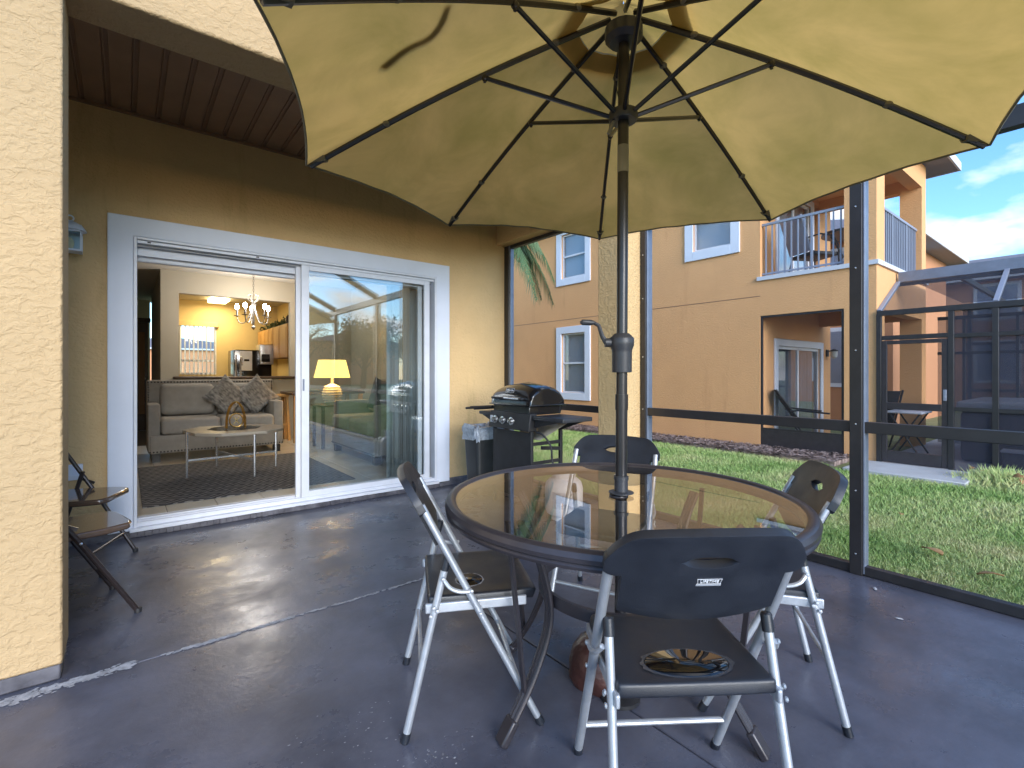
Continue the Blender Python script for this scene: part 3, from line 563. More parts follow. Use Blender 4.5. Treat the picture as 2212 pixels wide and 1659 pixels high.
q = MB(); q.box(NX + .01, NX + .05, 2.545, 2.575, .232, 2.085); q.box(NX + .01, NX + .05, 3.70, 3.725, .232, 2.085); q.box(NX + .01, NX + .05, 2.575, 3.70, 2.055, 2.085); q.box(NX + .01, NX + .05, 2.575, 3.7, .2325, .26); inv(q.build('screen_frame', 'bronze', nh), nh)
inv(MB().box(NX + .028, NX + .032, 2.576, 3.699, .261, 2.054).build('screen_panel', 'screen', nh), nh)
def window(y0, y1, z0, z1, tr=.16):       # white surround with a double-hung sash in a facade facing -X
    e = bpy.data.objects.new('window', None); C.objects.link(e); e.parent = nh; inv(e, nh)
    q = MB(); q.box(NX - .035, NX - .001, y0 - tr, y0, z0 - tr, z1 + tr); q.box(NX - .035, NX - .001, y1, y1 + tr, z0 - tr, z1 + tr); q.box(NX - .035, NX - .001, y0, y1, z1, z1 + tr); q.box(NX - .035, NX - .001, y0, y1, z0 - tr, z0)
    q.build('surround', 'white', e, bev=.006)
    zm = z0 + (z1 - z0) * .5
    q = MB(); k = .035; q.box(NX + .03, NX + .07, y0, y0 + k, z0, z1); q.box(NX + .03, NX + .07, y1 - k, y1, z0, z1); q.box(NX + .03, NX + .07, y0 + k, y1 - k, z0, z0 + k); q.box(NX + .03, NX + .07, y0 + k, y1 - k, z1 - k, z1); q.box(NX + .025, NX + .072, y0 + k, y1 - k, zm - .02, zm + .02)
    q.build('sash', 'alu_white', e, bev=.003)
    MB().box(NX + .045, NX + .05, y0 + k, y1 - k, z0 + k, zm - .02).build('pane', 'nglass', e); MB().box(NX + .045, NX + .05, y0 + k, y1 - k, zm + .02, z1 - k).build('pane', 'nglass', e)
    q = MB(); n = int((z1 - z0) / .028)
    for i in range(n): z = z0 + .02 + i * .028; q.bar((NX + .11, y0 + .01, z), (NX + .11, y1 - .01, z), .004, .0265)
    q.build('blind', 'blind', e)
window(7.6, 8.37, .69, 2.08); window(7.6, 8.37, 3.38, 4.42); window(4.22, 4.93, 3.36, 4.42)
def slider(par, x0, x1, y, z0, z1, tr, nm, cm='curtain'):   # white sliding door in a wall facing -Y
    e = bpy.data.objects.new(nm, None); C.objects.link(e); e.parent = par; inv(e, par)
    q = MB(); q.box(x0 - tr, x0, y - .03, y - .001, z0, z1 + tr); q.box(x1, x1 + tr, y - .03, y - .001, z0, z1 + tr); q.box(x0, x1, y - .03, y - .001, z1, z1 + tr); q.build('surround', 'white', e, bev=.005)
    xm = (x0 + x1) / 2; q = MB()
    for a in (x0, xm - .03, x1 - .05): q.box(a, a + .05, y + .02, y + .06, z0, z1)
    q.box(x0 + .05, x1 - .05, y + .02, y + .06, z1 - .05, z1); q.box(x0 + .05, x1 - .05, y + .02, y + .06, z0, z0 + .06); q.build('frame', 'alu_white', e, bev=.003)
    MB().box(x0 + .05, xm - .03, y + .038, y + .042, z0 + .06, z1 - .05).build('pane', 'nglass', e); MB().box(xm + .02, x1 - .05, y + .038, y + .042, z0 + .06, z1 - .05).build('pane', 'nglass', e)
    q = MB(); n = 90; v = []; f = []
    for i in range(n + 1):
        x = x0 + .05 + (x1 - x0 - .1) * i / n; yy = y + .12 + .02 * math.sin(i * 1.1) + .012 * math.sin(i * .37); v += [(x, yy, z0), (x, yy, z1)]
        if i and not (n * .55 < i < n * .66): f.append((2 * i - 2, 2 * i, 2 * i + 1, 2 * i - 1))
    q.add(v, f); o = q.build('curtain', cm, e); o.modifiers.new('s', 'SOLIDIFY').thickness = .003
slider(nh, 8.76, 10.64, 3.73, -.06, 1.62, .12, 'sliding_door'); slider(nh, 8.8, 10.2, 3.73, 2.68, 4.3, .1, 'balcony_door', 'blind')
# railings: every picket its own piece
rl = bpy.data.objects.new('balcony_railing', None); C.objects.link(rl); rl.parent = nh; inv(rl, nh)
q = MB(); q.box(NX + .05, NX + .09, 2.54, 3.73, 3.56, 3.60); q.box(NX + .055, NX + .085, 2.54, 3.73, 2.76, 2.79); q.box(NX + .36, 10.55, 2.21, 2.25, 3.56, 3.60); q.box(NX + .36, 10.55, 2.215, 2.245, 2.76, 2.79); q.build('rail', 'rail', rl, bev=.004)
pk = None
def picket(x, y, wd=.019):
    global pk
    if pk is None: pk = MB().box(-.0095, .0095, -.0095, .0095, 2.726, 3.561).build('picket', 'rail', rl); o = pk
    else: o = pk.copy(); C.objects.link(o)
    o.location = (x, y, 0); o.scale = (wd / .019, wd / .019, 1)
for i in range(12): picket(NX + .07, 2.60 + i * .097, .03 if i in (4, 8) else .019)
for i in range(21): picket(8.60 + i * .095, 2.23, .034 if i in (6, 14) else .019)
# roof
q = MB(); X0, X1, Y0, Y1 = 7.72, 11.5, 1.80, 14.4; zt = 4.705
q.add([(X0, Y0, zt + .14), (X1, Y0, zt + .14), (X1, Y1, zt + .14), (X0, Y1, zt + .14), ((X0 + X1) / 2, Y0 + 1.9, zt + 1.1), ((X0 + X1) / 2, Y1 - 1.9, zt + 1.1)], [(0, 1, 4), (1, 2, 5, 4), (2, 3, 5), (3, 0, 4, 5), (0, 3, 2, 1)])
rf = inv(q.build('roof', 'roof', nh, smooth=0), nh)
q = MB(); q.box(X0, X1, Y0, Y0 + .03, zt, zt + .145); q.box(X0, X0 + .03, Y0 + .03, Y1, zt, zt + .145); q.box(X1 - .03, X1, Y0 + .03, Y1, zt, zt + .145); q.build('fascia', 'fascia', rf)
MB().box(X0 + .03, X1 - .03, Y0 + .03, Y1, zt + .01, zt + .03).build('soffit', 'soffitgrey', rf)
# porch lamp of the neighbour
pl = thing('porch_lamp', 'dark porch lamp with frosted glass inside the neighbouring porch', 'lamp', (11.0, 3.73, 1.5))
MB().rbox(-.05, .05, -.03, -.001, -.02, .12, .008).build('back_plate', 'matblack', pl); MB().box(-.02, .02, -.13, -.03, .08, .1).build('arm', 'matblack', pl); MB().lathe([(.07, .08), (.07, .1), (.02, .13)], (0, -.13, 0), 14).build('cap', 'matblack', pl)
MB().lathe([(.02, -.06), (.055, -.03), (.062, .03), (.06, .08)], (0, -.13, 0), 14).build('glass_shade', 'blind', pl)

# ---------------- their pool cage
nc = thing('pool_cage', 'dark screened pool cage with mansard roof beside the orange house', 'pool cage', (NX, 2.1, GZ))
def nbar(name, p0, p1, w_, h_, m='bronze'): return inv(MB().bar(p0, p1, w_, h_).build(name, m, nc, bev=.003), nc)
ys = [2.12, 1.37, .97, .2, -.8, -1.8, -2.8]
for y in ys: nbar('post', (NX, y, GZ + .03), (NX, y, 1.96), .055, .055)
nbar('eave_rail', (NX, 2.14, 1.97), (NX, -3, 1.97), .07, .07)
for a, b in zip(ys[1:-1], ys[2:]): nbar('mid_rail', (NX, a, .70), (NX, b, .70), .05, .05); nbar('upper_rail', (NX, a, 1.62), (NX, b, 1.62), .05, .05)
nbar('door_header', (NX, 2.09, 1.63), (NX, 1.40, 1.63), .05, .06)
for i, y in enumerate((2.12, .97, -.8, -2.8)): nbar('rafter', (NX, y, 2.0), (9.06, y, 2.5), .05, .05, 'rail' if i < 2 else 'bronze')
nbar('roof_beam', (9.08, 2.12, 2.58), (9.08, -3, 2.58), .06, .15, 'steelstrip'); nbar('roof_beam', (13.6, 2.12, 2.5), (13.6, -3, 2.5), .06, .12)
for y in (1.5, -.8, -2.8): nbar('roof_beam', (9.1, y, 2.56), (13.6, y, 2.56), .05, .08)
for y in (2.0, .7, -.6, -1.9): nbar('far_post', (13.6, y, GZ), (13.6, y, 2.5), .06, .06)
for z in (.8, 1.75): nbar('far_rail', (13.6, 2.1, z), (13.6, -3, z), .05, .06)
for y in (1.75, 1.1, .35, -.4, -1.15, -1.9): nbar('far_post', (11.4, y, GZ), (11.4, y, 2.1), .04, .04)
nbar('far_rail', (11.4, 2.1, 1.5), (11.4, -3, 1.5), .04, .05); nbar('far_rail', (11.4, 2.1, 2.12), (11.4, -3, 2.12), .05, .06); nbar('ridge_purlin', (9.06, 2.12, 2.47), (9.06, -3, 2.47), .04, .05)
for y in (.2, -1.8): nbar('rafter', (NX, y, 2.0), (9.06, y, 2.5), .045, .045)
inv(MB().box(11.398, 11.402, -3, 2.1, GZ, 2.1).build('screen_panel', 'nscreen', nc), nc)
inv(MB().box(9.1, 13.57, -3, 2.1, 2.598, 2.602).build('roof_screen', 'nscreen', nc), nc)
# the screen door
dn = bpy.data.objects.new('screen_door', None); C.objects.link(dn); dn.parent = nc; inv(dn, nc)
q = MB(); q.box(NX - .02, NX + .02, 1.40, 1.46, GZ + .04, 1.59); q.box(NX - .02, NX + .02, 2.03, 2.09, GZ + .04, 1.59); q.box(NX - .02, NX + .02, 1.46, 2.03, 1.54, 1.59); q.box(NX - .02, NX + .02, 1.46, 2.03, .66, .75); q.box(NX - .018, NX + .018, 1.46, 2.03, GZ + .04, .10); q.build('door_frame', 'tablemetal', dn, bev=.004)
MB().box(NX - .002, NX + .002, 1.461, 2.029, .101, .659).build('screen_panel', 'screen', dn); MB().box(NX - .002, NX + .002, 1.461, 2.029, .751, 1.539).build('screen_panel', 'screen', dn)
q = MB(); q.box(NX - .05, NX - .021, 1.41, 1.44, .80, .94); q.box(NX - .07, NX - .05, 1.415, 1.435, .84, .86); q.build('handle', 'rail', dn, bev=.003)
for a, b in zip(ys[1:-1], ys[2:]):
    for z0, z1 in ((GZ + .03, .675), (.725, 1.595), (1.645, 1.935)): inv(MB().box(NX - .002, NX + .002, b + .028, a - .028, z0, z1).build('screen_panel', 'nscreen', nc), nc)
inv(MB().box(NX - .002, NX + .002, 1.40, 2.09, 1.661, 1.935).build('screen_panel', 'screen', nc), nc)
inv(MB().add([(NX, 2.12, 2.01), (9.05, 2.12, 2.5), (9.05, -3, 2.5), (NX, -3, 2.01)], [(0, 1, 2, 3)]).build('roof_screen', 'nscreen', nc), nc)
inv(MB().box(13.598, 13.602, -3, 2.1, GZ, 2.45).build('screen_panel', 'nscreen', nc), nc)
# hot tub and porch furniture seen through the screens
sp = thing('hot_tub', 'dark brown hot tub with pale cover inside the pool cage', 'hot tub', (10.1, .45, GZ + .02))
MB().rbox(-.95, .95, -1.1, 1.0, 0, .70, .06).build('cabinet', 'spa', sp); MB().rbox(-.99, .99, -1.14, 1.04, .705, .84, .04).build('cover', 'sparim', sp)
for i in range(9): MB().box(-.962, -.952, -1.0 + i * .215, -.81 + i * .215, .06, .62).build('cabinet_slat', 'spa', sp)
MB().box(-1.2, -.97, -.9, .55, .0, .20).build('step', 'tablemetal', sp, bev=.02); MB().box(-1.22, -.965, -.92, .57, .201, .23).build('step_tread', 'sparim', sp, bev=.01)
def lounge(name, label, loc, rz):
    t = thing(name, label, 'lounge chair', loc, rz, 'black folding lounge chairs on the neighbouring porch')
    for s in (-1, 1):
        MB().tube([(s * .27, -.75, .95), (s * .27, -.35, .36), (s * .27, .55, .34)], .016, 6).build('side_tube', 'matblack', t)
        MB().tube([(s * .27, -.45, .36), (s * .27, -.15, 0)], .014, 6).build('leg', 'matblack', t); MB().tube([(s * .27, .45, .34), (s * .27, .15, 0)], .014, 6).build('leg', 'matblack', t)
        MB().tube([(s * .29, -.55, .6), (s * .29, -.45, .62), (s * .29, .0, .58)], .016, 6).build('armrest', 'matblack', t)
    MB().box(-.25, .25, -.35, .53, .335, .35).build('seat_sling', 'matblack', t)
    MB().bar((0, -.36, .37), (0, -.74, .94), .5, .012, (0, 1, .6)).build('back_sling', 'matblack', t)
    return t
lounge('lounge_chair', 'black folding lounge chair in front of the neighbouring sliding door', (8.95, 3.05, GZ + .03), R(-150))
lounge('lounge_chair', 'black folding lounge chair behind the pool cage door', (9.9, 2.75, GZ + .03), R(-60))
pt = thing('side_table', 'small white topped folding table behind the pool cage door', 'table', (9.3, 2.05, GZ + .03))
MB().rbox(-.3, .3, -.22, .22, .62, .65, .01).build('table_top', 'white', pt)
for s in (-1, 1): MB().tube([(s * .25, -.18, 0), (s * .25, .18, .62)], .012, 6).build('leg', 'matblack', pt); MB().tube([(s * .25, .18, 0), (s * .25, -.18, .62)], .012, 6).build('leg', 'matblack', pt)
# balcony furniture
bc = thing('balcony_chair', 'black metal armchair on the balcony', 'chair', (8.75, 3.15, 2.657), R(-120))
MB().rbox(-.24, .24, -.22, .24, .36, .42, .015).build('seat', 'matblack', bc); MB().bar((0, -.24, .42), (0, -.42, .98), .46, .03, (0, 1, .3)).build('backrest', 'rail', bc)
for s in (-1, 1):
    MB().tube([(s * .25, -.3, .62), (s * .26, -.1, .68), (s * .26, .12, .66), (s * .25, .22, .52), (s * .25, .24, 0)], .013, 6).build('armrest', 'matblack', bc); MB().tube([(s * .24, -.2, .38), (s * .24, -.3, 0)], .013, 6).build('leg', 'matblack', bc)
bt = thing('balcony_table', 'dark round table on the balcony behind the screen post', 'table', (9.05, 2.75, 2.657))
MB().lathe([(.001, .70), (.38, .70), (.38, .74), (.001, .74)], n=24).build('table_top', 'dwood', bt)
for a in range(3): MB().tube([(.3 * math.cos(a * 2.1), .3 * math.sin(a * 2.1), 0), (.08 * math.cos(a * 2.1), .08 * math.sin(a * 2.1), .36), (.25 * math.cos(a * 2.1), .25 * math.sin(a * 2.1), .7)], .013, 6).build('leg', 'matblack', bt)

# ---------------- houses farther off
def far_house(label, x0, x1, y0, y1, zt, wins):
    t = thing('far_house', label, 'house', (x0, y0, GZ))
    X, Y = x1 - x0, y1 - y0; z = zt - GZ
    MB().box(0, X, 0, Y, -.1, z).build('wall', 'fstucco', t)
    ov = .45; o = MB().add([(-ov, -ov, z + .16), (X + ov, -ov, z + .16), (X + ov, Y + ov, z + .16), (-ov, Y + ov, z + .16), (X / 2, Y * .33, z + 1.5), (X / 2, Y * .67, z + 1.5)], [(0, 1, 4), (1, 2, 5, 4), (2, 3, 5), (3, 0, 4, 5), (0, 3, 2, 1)]).build('roof', 'roof', t, smooth=0)
    q = MB(); q.box(-ov, X + ov, -ov, -ov + .03, z + .01, z + .165); q.box(-ov, -ov + .03, -ov + .03, Y + ov, z + .01, z + .165); q.build('fascia', 'fascia', o)
    MB().box(-ov + .03, X + ov, -ov + .03, Y + ov, z + .005, z + .03).build('soffit', 'soffitgrey', o)
    for (yy, zz, w_, h_) in wins:
        e = MB().box(-.03, -.001, yy - .1, yy + w_ + .1, zz - .1, zz + h_ + .1).build('window', 'white', t); MB().box(-.036, -.0305, yy, yy + w_, zz, zz + h_).build('pane', 'nglass', e)
    for (yy, zz, w_, h_) in wins[:2]:
        e = MB().box(yy + 1 - .1, yy + 1 + w_ + .1, -.03, -.001, zz - .1, zz + h_ + .1).build('window', 'white', t); MB().box(yy + 1, yy + 1 + w_, -.036, -.0305, zz, zz + h_).build('pane', 'nglass', e)
    return t
far_house('reddish house with grey eaves seen behind the balcony', 14.1, 19.5, 3.4, 12, 4.45, ((.8, 1.0, .9, 1.3), (.8, 3.2, .9, 1.1), (3.5, 1.0, .9, 1.3)))
far_house('distant house with low shingle roof above the pool cage', 23.8, 32, -2.2, 8, 4.4, ((1.2, 1.0, 1, 1.3), (1.2, 3.2, 1, 1.1), (4.5, 1, 1, 1.3), (4.5, 3.2, 1, 1.1)))
far_house('orange house standing beyond the lawn behind the patio', 15, 25, -52, -44, 4.4, ((2, 1, 1, 1.3), (2, 3.2, 1, 1.1), (5, 1, 1, 1.3)))
far_house('orange house seen through the kitchen window', -6, 14, 62, 70, 3.6, ((.9, 1, 1, 1.3), (.9, 3.2, 1, 1.1)))

# ---------------- vegetation
def palm(loc, h, nf, label):
    t = thing('palm_tree', label, 'palm tree', loc)
    MB().tube([(0, 0, 0), (.03, .02, h * .5), (0, 0, h)], [.14, .11, .09], 10).build('trunk', 'bark', t)
    r = random.Random(11)
    for k in range(nf):
        a = 2 * math.pi * k / nf + r.uniform(-.2, .2); el = r.uniform(-.15, .8); L_ = r.uniform(2.0, 2.6); pts = []
        for i in range(14):
            u = i / 13; rr = L_ * u * math.cos(el) * (1 - .25 * u); zz = L_ * (u * math.sin(el) + .25 * u - 1.05 * u * u)
            pts.append(Vector((rr * math.cos(a), rr * math.sin(a), h + zz)))
        q = MB().tube(pts, [.018 * (1 - .8 * i / 13) + .003 for i in range(14)], 5)
        sd_ = Vector((-math.sin(a), math.cos(a), 0))
        for i in range(72):
            u = .12 + .88 * i / 72; j = min(12, int(u * 13)); fr_ = u * 13 - j; p = pts[j].lerp(pts[j + 1], fr_); d = (pts[j + 1] - pts[j]).normalized()
            ll = .62 * math.sin(math.pi * min(1, u * .85 + .12)) ** .6
            for s in (-1, 1):
                tip = p + (sd_ * s * .55 + d * .55 + Vector((0, 0, -.55 - r.uniform(0, .5)))).normalized() * ll * r.uniform(.8, 1.1); md = p.lerp(tip, .45) + Vector((0, 0, .06)); n_ = d * .014
                q.add([p - n_, p + n_, md + n_, md - n_, tip], [(0, 1, 2, 3), (3, 2, 4)])
        q.build('frond', 'palm', t, smooth=0)
    return t
palm((5.45, 8.1, GZ), 3.95, 26, 'feathery palm with drooping fronds in the gap between the houses')
def tree(loc, h, cr, label, n=5200, leafy=1.0, bare=False, seed=1):
    t = thing('tree', label, 'tree', loc); r = random.Random(seed); q = MB()
    q.tube([(0, 0, 0), (.1, .05, h * .35), (0, .1, h * .75)], [.26, .18, .07], 8); ends = []
    for k in range(9):
        a = r.uniform(0, 6.28); z0 = h * r.uniform(.3, .6); p0 = Vector((.05, .05, z0)); p2 = Vector((math.cos(a) * cr * r.uniform(.5, .95), math.sin(a) * cr * r.uniform(.5, .95), h * r.uniform(.6, .98))); pm = p0.lerp(p2, .5) + Vector((0, 0, .3))
        q.tube([p0, pm, p2], [.08, .05, .015], 6); ends += [pm, p2]
        for b in range(4):
            e = pm.lerp(p2, r.uniform(.1, 1)); e2 = e + Vector((r.uniform(-1, 1), r.uniform(-1, 1), r.uniform(.2, 1))) * cr * .3; q.tube([e, e2], [.025, .006], 5); ends.append(e2)
    q.build('trunk', 'bark', t)
    g = np.random.default_rng(seed); ce = np.array([e[:] for e in ends]); idx = g.integers(0, len(ce), n); c = ce[idx] + g.normal(0, cr * .17, (n, 3)); s = g.uniform(.05, .13, (n, 1)) * (.6 if bare else 1)
    d1 = g.normal(size=(n, 3)); d1 /= np.linalg.norm(d1, axis=1, keepdims=True); d2 = np.cross(d1, g.normal(size=(n, 3))); d2 /= np.linalg.norm(d2, axis=1, keepdims=True)
    o = merged_np('crown', np.stack([c - d1 * s, c + d2 * s * .5, c + d1 * s, c - d2 * s * .5], 1), None, 'leaf', 4, t); return t
tree((14, -27, GZ), 4.6, 2.6, 'dark leafy tree beyond the lawn reflected in the door glass', 9000, seed=2)
tree((19.5, -28, GZ), 4.2, 2.4, 'bushy tree beyond the lawn reflected beside the post', 9000, seed=3)
tree((10.2, -29, GZ), 5.4, 2.5, 'tall thin tree with sparse leaves reflected in the glass', 2600, bare=True, seed=4)
tree((25, -26, GZ), 4.6, 2.6, 'leafy tree at the far end of the back lawn', 8000, seed=5)
tree((4.5, -30, GZ), 4.8, 2.6, 'leafy tree straight behind the patio', 8000, seed=6)
# ================================================================ UMBRELLA
UX, UY = 1.372, 1.115
um = thing('patio_umbrella', 'large open olive umbrella with black ribs and crank pole', 'umbrella', (UX, UY, 0))
AZ = -.7752; OX, OY = .0107, -.0088
def rib_pt(s, k, dz=0.):
    th = AZ + k * math.pi / 4; r = .06 + 1.124 * s
    return Vector((OX + r * math.cos(th), OY + r * math.sin(th), 2.40 - .492 * s + .025 * math.sin(math.pi * s) + r * (.0057 * math.cos(th) + .029 * math.sin(th)) + dz))
def can_pt(s, k, w, dz=0.):
    s2 = s * (1 - .030 * s * (1 - (2 * w - 1) ** 2))
    sag = -.016 * math.sin(math.pi * min(1, s)) * (1 - (2 * w - 1) ** 2) + .004 * math.sin(9 * s + 3 * k) * math.sin(math.pi * w) + .0028 * max(0, s - .45) * math.sin(math.pi * w * (9 + k % 3) + 1.7 * k) * math.sin(math.pi * w) + .0016 * math.sin(31 * s + 11 * w + k) * math.sin(math.pi * w)
    p = rib_pt(s2, k).lerp(rib_pt(s2, k + 1), w); p.z += sag + dz + .014; return p
def sector(k, s0, s1, ns, nw, dz):
    v = [can_pt(s0 + (s1 - s0) * i / ns, k, j / nw, dz) for i in range(ns + 1) for j in range(nw + 1)]
    return v, [(i * (nw + 1) + j, i * (nw + 1) + j + 1, (i + 1) * (nw + 1) + j + 1, (i + 1) * (nw + 1) + j) for i in range(ns) for j in range(nw)]
q = MB()
for k in range(8): q.add(*sector(k, .095, 1, 22, 28, 0))
cp = q.build('canopy', 'canopy', um, smooth=25)
q = MB()
for k in range(8): q.add(*sector(k, -.05, .175, 5, 8, .026))
q.build('vent_cap', 'canopy', um, smooth=60)
q = MB()     # blue-grey ring added to imitate the shaded double layer round the vent
for k in range(8): q.add(*sector(k, .095, .165, 2, 8, .006))
q.build('vent_overlap_ring', 'ventoverlap', cp, smooth=60)
q = MB(); q.tube([can_pt(1, k, j / 12, -.001) for k in range(8) for j in range(12)], .0042, 6, True); q.build('hem', 'canopyhem', cp)
for k in range(8):
    pts = [rib_pt(s, k, -.001 - .0) for s in np.linspace(-.012, .985, 12)]
    rb = MB().tube(pts, .0085, 6, flat=1.25).build('rib', 'pole', um)
    a, b = rib_pt(.93, k, .004), rib_pt(1.0, k, .012); d = (b - a).normalized(); sdv = d.cross(Vector((0, 0, 1))).normalized(); dn_ = Vector((0, 0, -.018))
    MB().add([a + sdv * .022 + dn_ * .2, a - sdv * .022 + dn_ * .2, a + sdv * .012 + dn_, a - sdv * .012 + dn_, b], [(0, 1, 4), (2, 4, 3), (0, 4, 2), (1, 3, 4), (0, 2, 3, 1)]).build('tip_pocket', 'canopyhem', rb)
    j = rib_pt(.39, k, -.012); th = AZ + k * math.pi / 4; r0 = Vector((.008 + .045 * math.cos(th), -.007 + .045 * math.sin(th), 2.06))
    MB().tube([r0, j], .0078, 6).build('strut', 'pole', um)
    q = MB().ball(j, .013, 8, 5); q.lathe([(.006, -.016), (.006, .016)], (0, 0, 0), 8); q.v[-16:] = [tuple(j + Vector(p) * 1.0) for p in q.v[-16:]]; q.build('rib_joint', 'pole', rb)
    for s in (.16, .72): p = rib_pt(s, k, 0); MB().ball(p, .016, 8, 5, (1, 1, .7)).build('rib_sleeve', 'canopyhem', rb)
px = lambda z: (OX * z / 2.4, OY * z / 2.4)
def pole(z0, z1, r, name, m='pole', par=None):
    return MB().tube([(*px(z0), z0), (*px(z1), z1)], r, 20).build(name, m, par or um)
pole(.02, 1.06, .0205, 'lower_pole'); pole(1.02, 1.075, .0225, 'pole_ferrule'); pole(1.06, 1.86, .0192, 'upper_pole'); pole(1.86, 1.955, .0197, 'tilt_sleeve', 'grey_pole'); pole(1.955, 2.36, .0192, 'tilt_pole')
c = px(1.2)
MB().lathe([(.022, 1.152), (.034, 1.153), (.0345, 1.158), (.035, 1.222), (.036, 1.232), (.042, 1.248), (.0425, 1.272), (.040, 1.276), (.026, 1.290), (.020, 1.291)], (c[0], c[1], 0), 28).build('crank_housing', 'darkplastic', um)
cdir = Vector((-R(1) * 0 - .784, .621, 0))        # towards the left of the view
b0 = Vector((c[0], c[1], 1.258)) + cdir * .040
q = MB(); q.tube([b0 - cdir * .01, b0 + cdir * .020], .016, 14); q.tube([b0 + cdir * .014, b0 + cdir * .028 + Vector((0, 0, .02)), b0 + cdir * .042 + Vector((0, 0, .06)), b0 + cdir * .058 + Vector((0, 0, .07))], [.011, .008, .007, .007], 8); q.tube([b0 + cdir * .056 + Vector((0, 0, .0705)), b0 + cdir * .07 + Vector((0, 0, .071)), b0 + cdir * .1 + Vector((0, 0, .072)), b0 + cdir * .108 + Vector((0, 0, .072))], [.006, .0105, .0105, .004], 10)
q.build('crank_handle', 'darkplastic', um)
MB().lathe([(.02, -.004), (.046, -.004), (.052, .008), (.05, .03), (.038, .036), (.02, .036)], (*px(2.05), 2.045), 16).build('runner', 'darkplastic', um)
MB().lathe([(.02, 2.315), (.05, 2.318), (.066, 2.335), (.066, 2.372), (.03, 2.385), (.001, 2.386)], (*px(2.35), 0), 16).build('top_hub', 'darkplastic', um)
for s in (.006, -.02): MB().tube([(*px(2.04), 2.05), (c[0] + cdir.x * (.022 + s), c[1] + cdir.y * (.022 + s), 2.2), (*px(2.33), 2.33)], .0022, 5).build('lift_cord', 'matblack', um)
MB().tube([(px(2)[0] - .028, px(2)[1] + .016, 2.045), (px(2)[0] - .036, px(2)[1] + .022, 2.02), (px(2)[0] - .044, px(2)[1] + .03, 1.995)], .0065, 8).build('tilt_tab', 'grey_pole', um)
MB().lathe([(.021, .722), (.030, .723), (.044, .7265), (.044, .7295), (.024, .733), (.0235, .772), (.026, .773), (.026, .786), (.021, .787)], (*px(.75), 0), 24).build('table_collar', 'darkplastic', um)
# loose strap lying on the outside of the canopy, seen as a shadow through the cloth
sp_ = [(p.x, p.y) for p in bez([Vector((.76, .56, 0)), Vector((.69, .665, 0)), Vector((.63, .72, 0)), Vector((.60, .81, 0)), Vector((.585, .93, 0))], 5)]; v = []; f = []
for i, (s, w_) in enumerate(sp_):
    nn = (can_pt(s + .05, 4, w_) - can_pt(s - .05, 4, w_)).cross(can_pt(s, 4, w_ + .05) - can_pt(s, 4, w_ - .05)).normalized(); nn = nn if nn.z > 0 else -nn; p = can_pt(s, 4, w_) + nn * .007; a_, b_ = sp_[max(i - 1, 0)], sp_[min(i + 1, len(sp_) - 1)]; d = (can_pt(b_[0], 4, b_[1]) - can_pt(a_[0], 4, a_[1])).cross(nn).normalized(); hw = .017 - .007 * i / len(sp_); v += [p - d * hw, p + d * hw]
    if i: f.append((2 * i - 2, 2 * i, 2 * i + 1, 2 * i - 1))
o = MB().add(v, f).build('closing_strap', 'strap', um); o.modifiers.new('s', 'SOLIDIFY').thickness = .003
ub = thing('umbrella_base', 'reddish brown weight bag around the umbrella foot under the table', 'umbrella base', (UX + .023, UY + .109, 0))
n = 28; v = []; f = []; r_ = random.Random(4); prf = [(.02, .001), (.105, .001), (.118, .03), (.117, .075), (.103, .12), (.075, .155), (.045, .17), (.034, .20), (.04, .225), (.01, .226)]
for r0, z0 in prf:
    for j in range(n): th = 2 * math.pi * j / n; k = 1 + .05 * math.sin(5 * th + 20 * z0) + r_.uniform(-.03, .03); v.append((r0 * k * math.cos(th), r0 * k * math.sin(th), z0))
f = [(a * n + j, a * n + (j + 1) % n, (a + 1) * n + (j + 1) % n, (a + 1) * n + j) for a in range(len(prf) - 1) for j in range(n)] + [tuple(range(n)), tuple((len(prf) - 1) * n + j for j in range(n))]
MB().add(v, f).build('weight_bag', 'basebrown', ub, smooth=60)
MB().lathe([(.0215, .001), (.07, .001), (.07, .015), (.03, .022), (.027, .12), (.0215, .121)], (-.023, -.109, 0), 24).build('pole_socket', 'matblack', ub)

# ================================================================ TABLE
tb = thing('patio_table', 'round glass topped patio table with dark curved legs', 'table', (1.369, 1.118, 0))
MB().lathe([(.572, .716), (.582, .7245), (.592, .7255), (.604, .720), (.611, .708), (.610, .697), (.603, .692), (.608, .686), (.606, .678), (.596, .675), (.575, .676), (.566, .690), (.568, .706)], n=96, closed=True).build('rim', 'tablemetal', tb)
MB().lathe([(.030, .712), (.574, .712), (.574, .7175), (.030, .7175)], n=96, closed=True).build('glass_top', 'tglass', tb)
MB().lathe([(.0215, .7105), (.033, .7105), (.033, .7195), (.0215, .7195)], n=24, closed=True).build('hole_ring', 'tablemetal', tb)
MB().lathe([(.272, .39), (.284, .39), (.284, .43), (.272, .43)], n=64, closed=True).build('stretcher_ring', 'tablemetal', tb)
Fv = Vector((math.cos(R(ANG)), math.sin(R(ANG)), 0)); Rv = Vector((math.sin(R(ANG)), -math.cos(R(ANG)), 0))
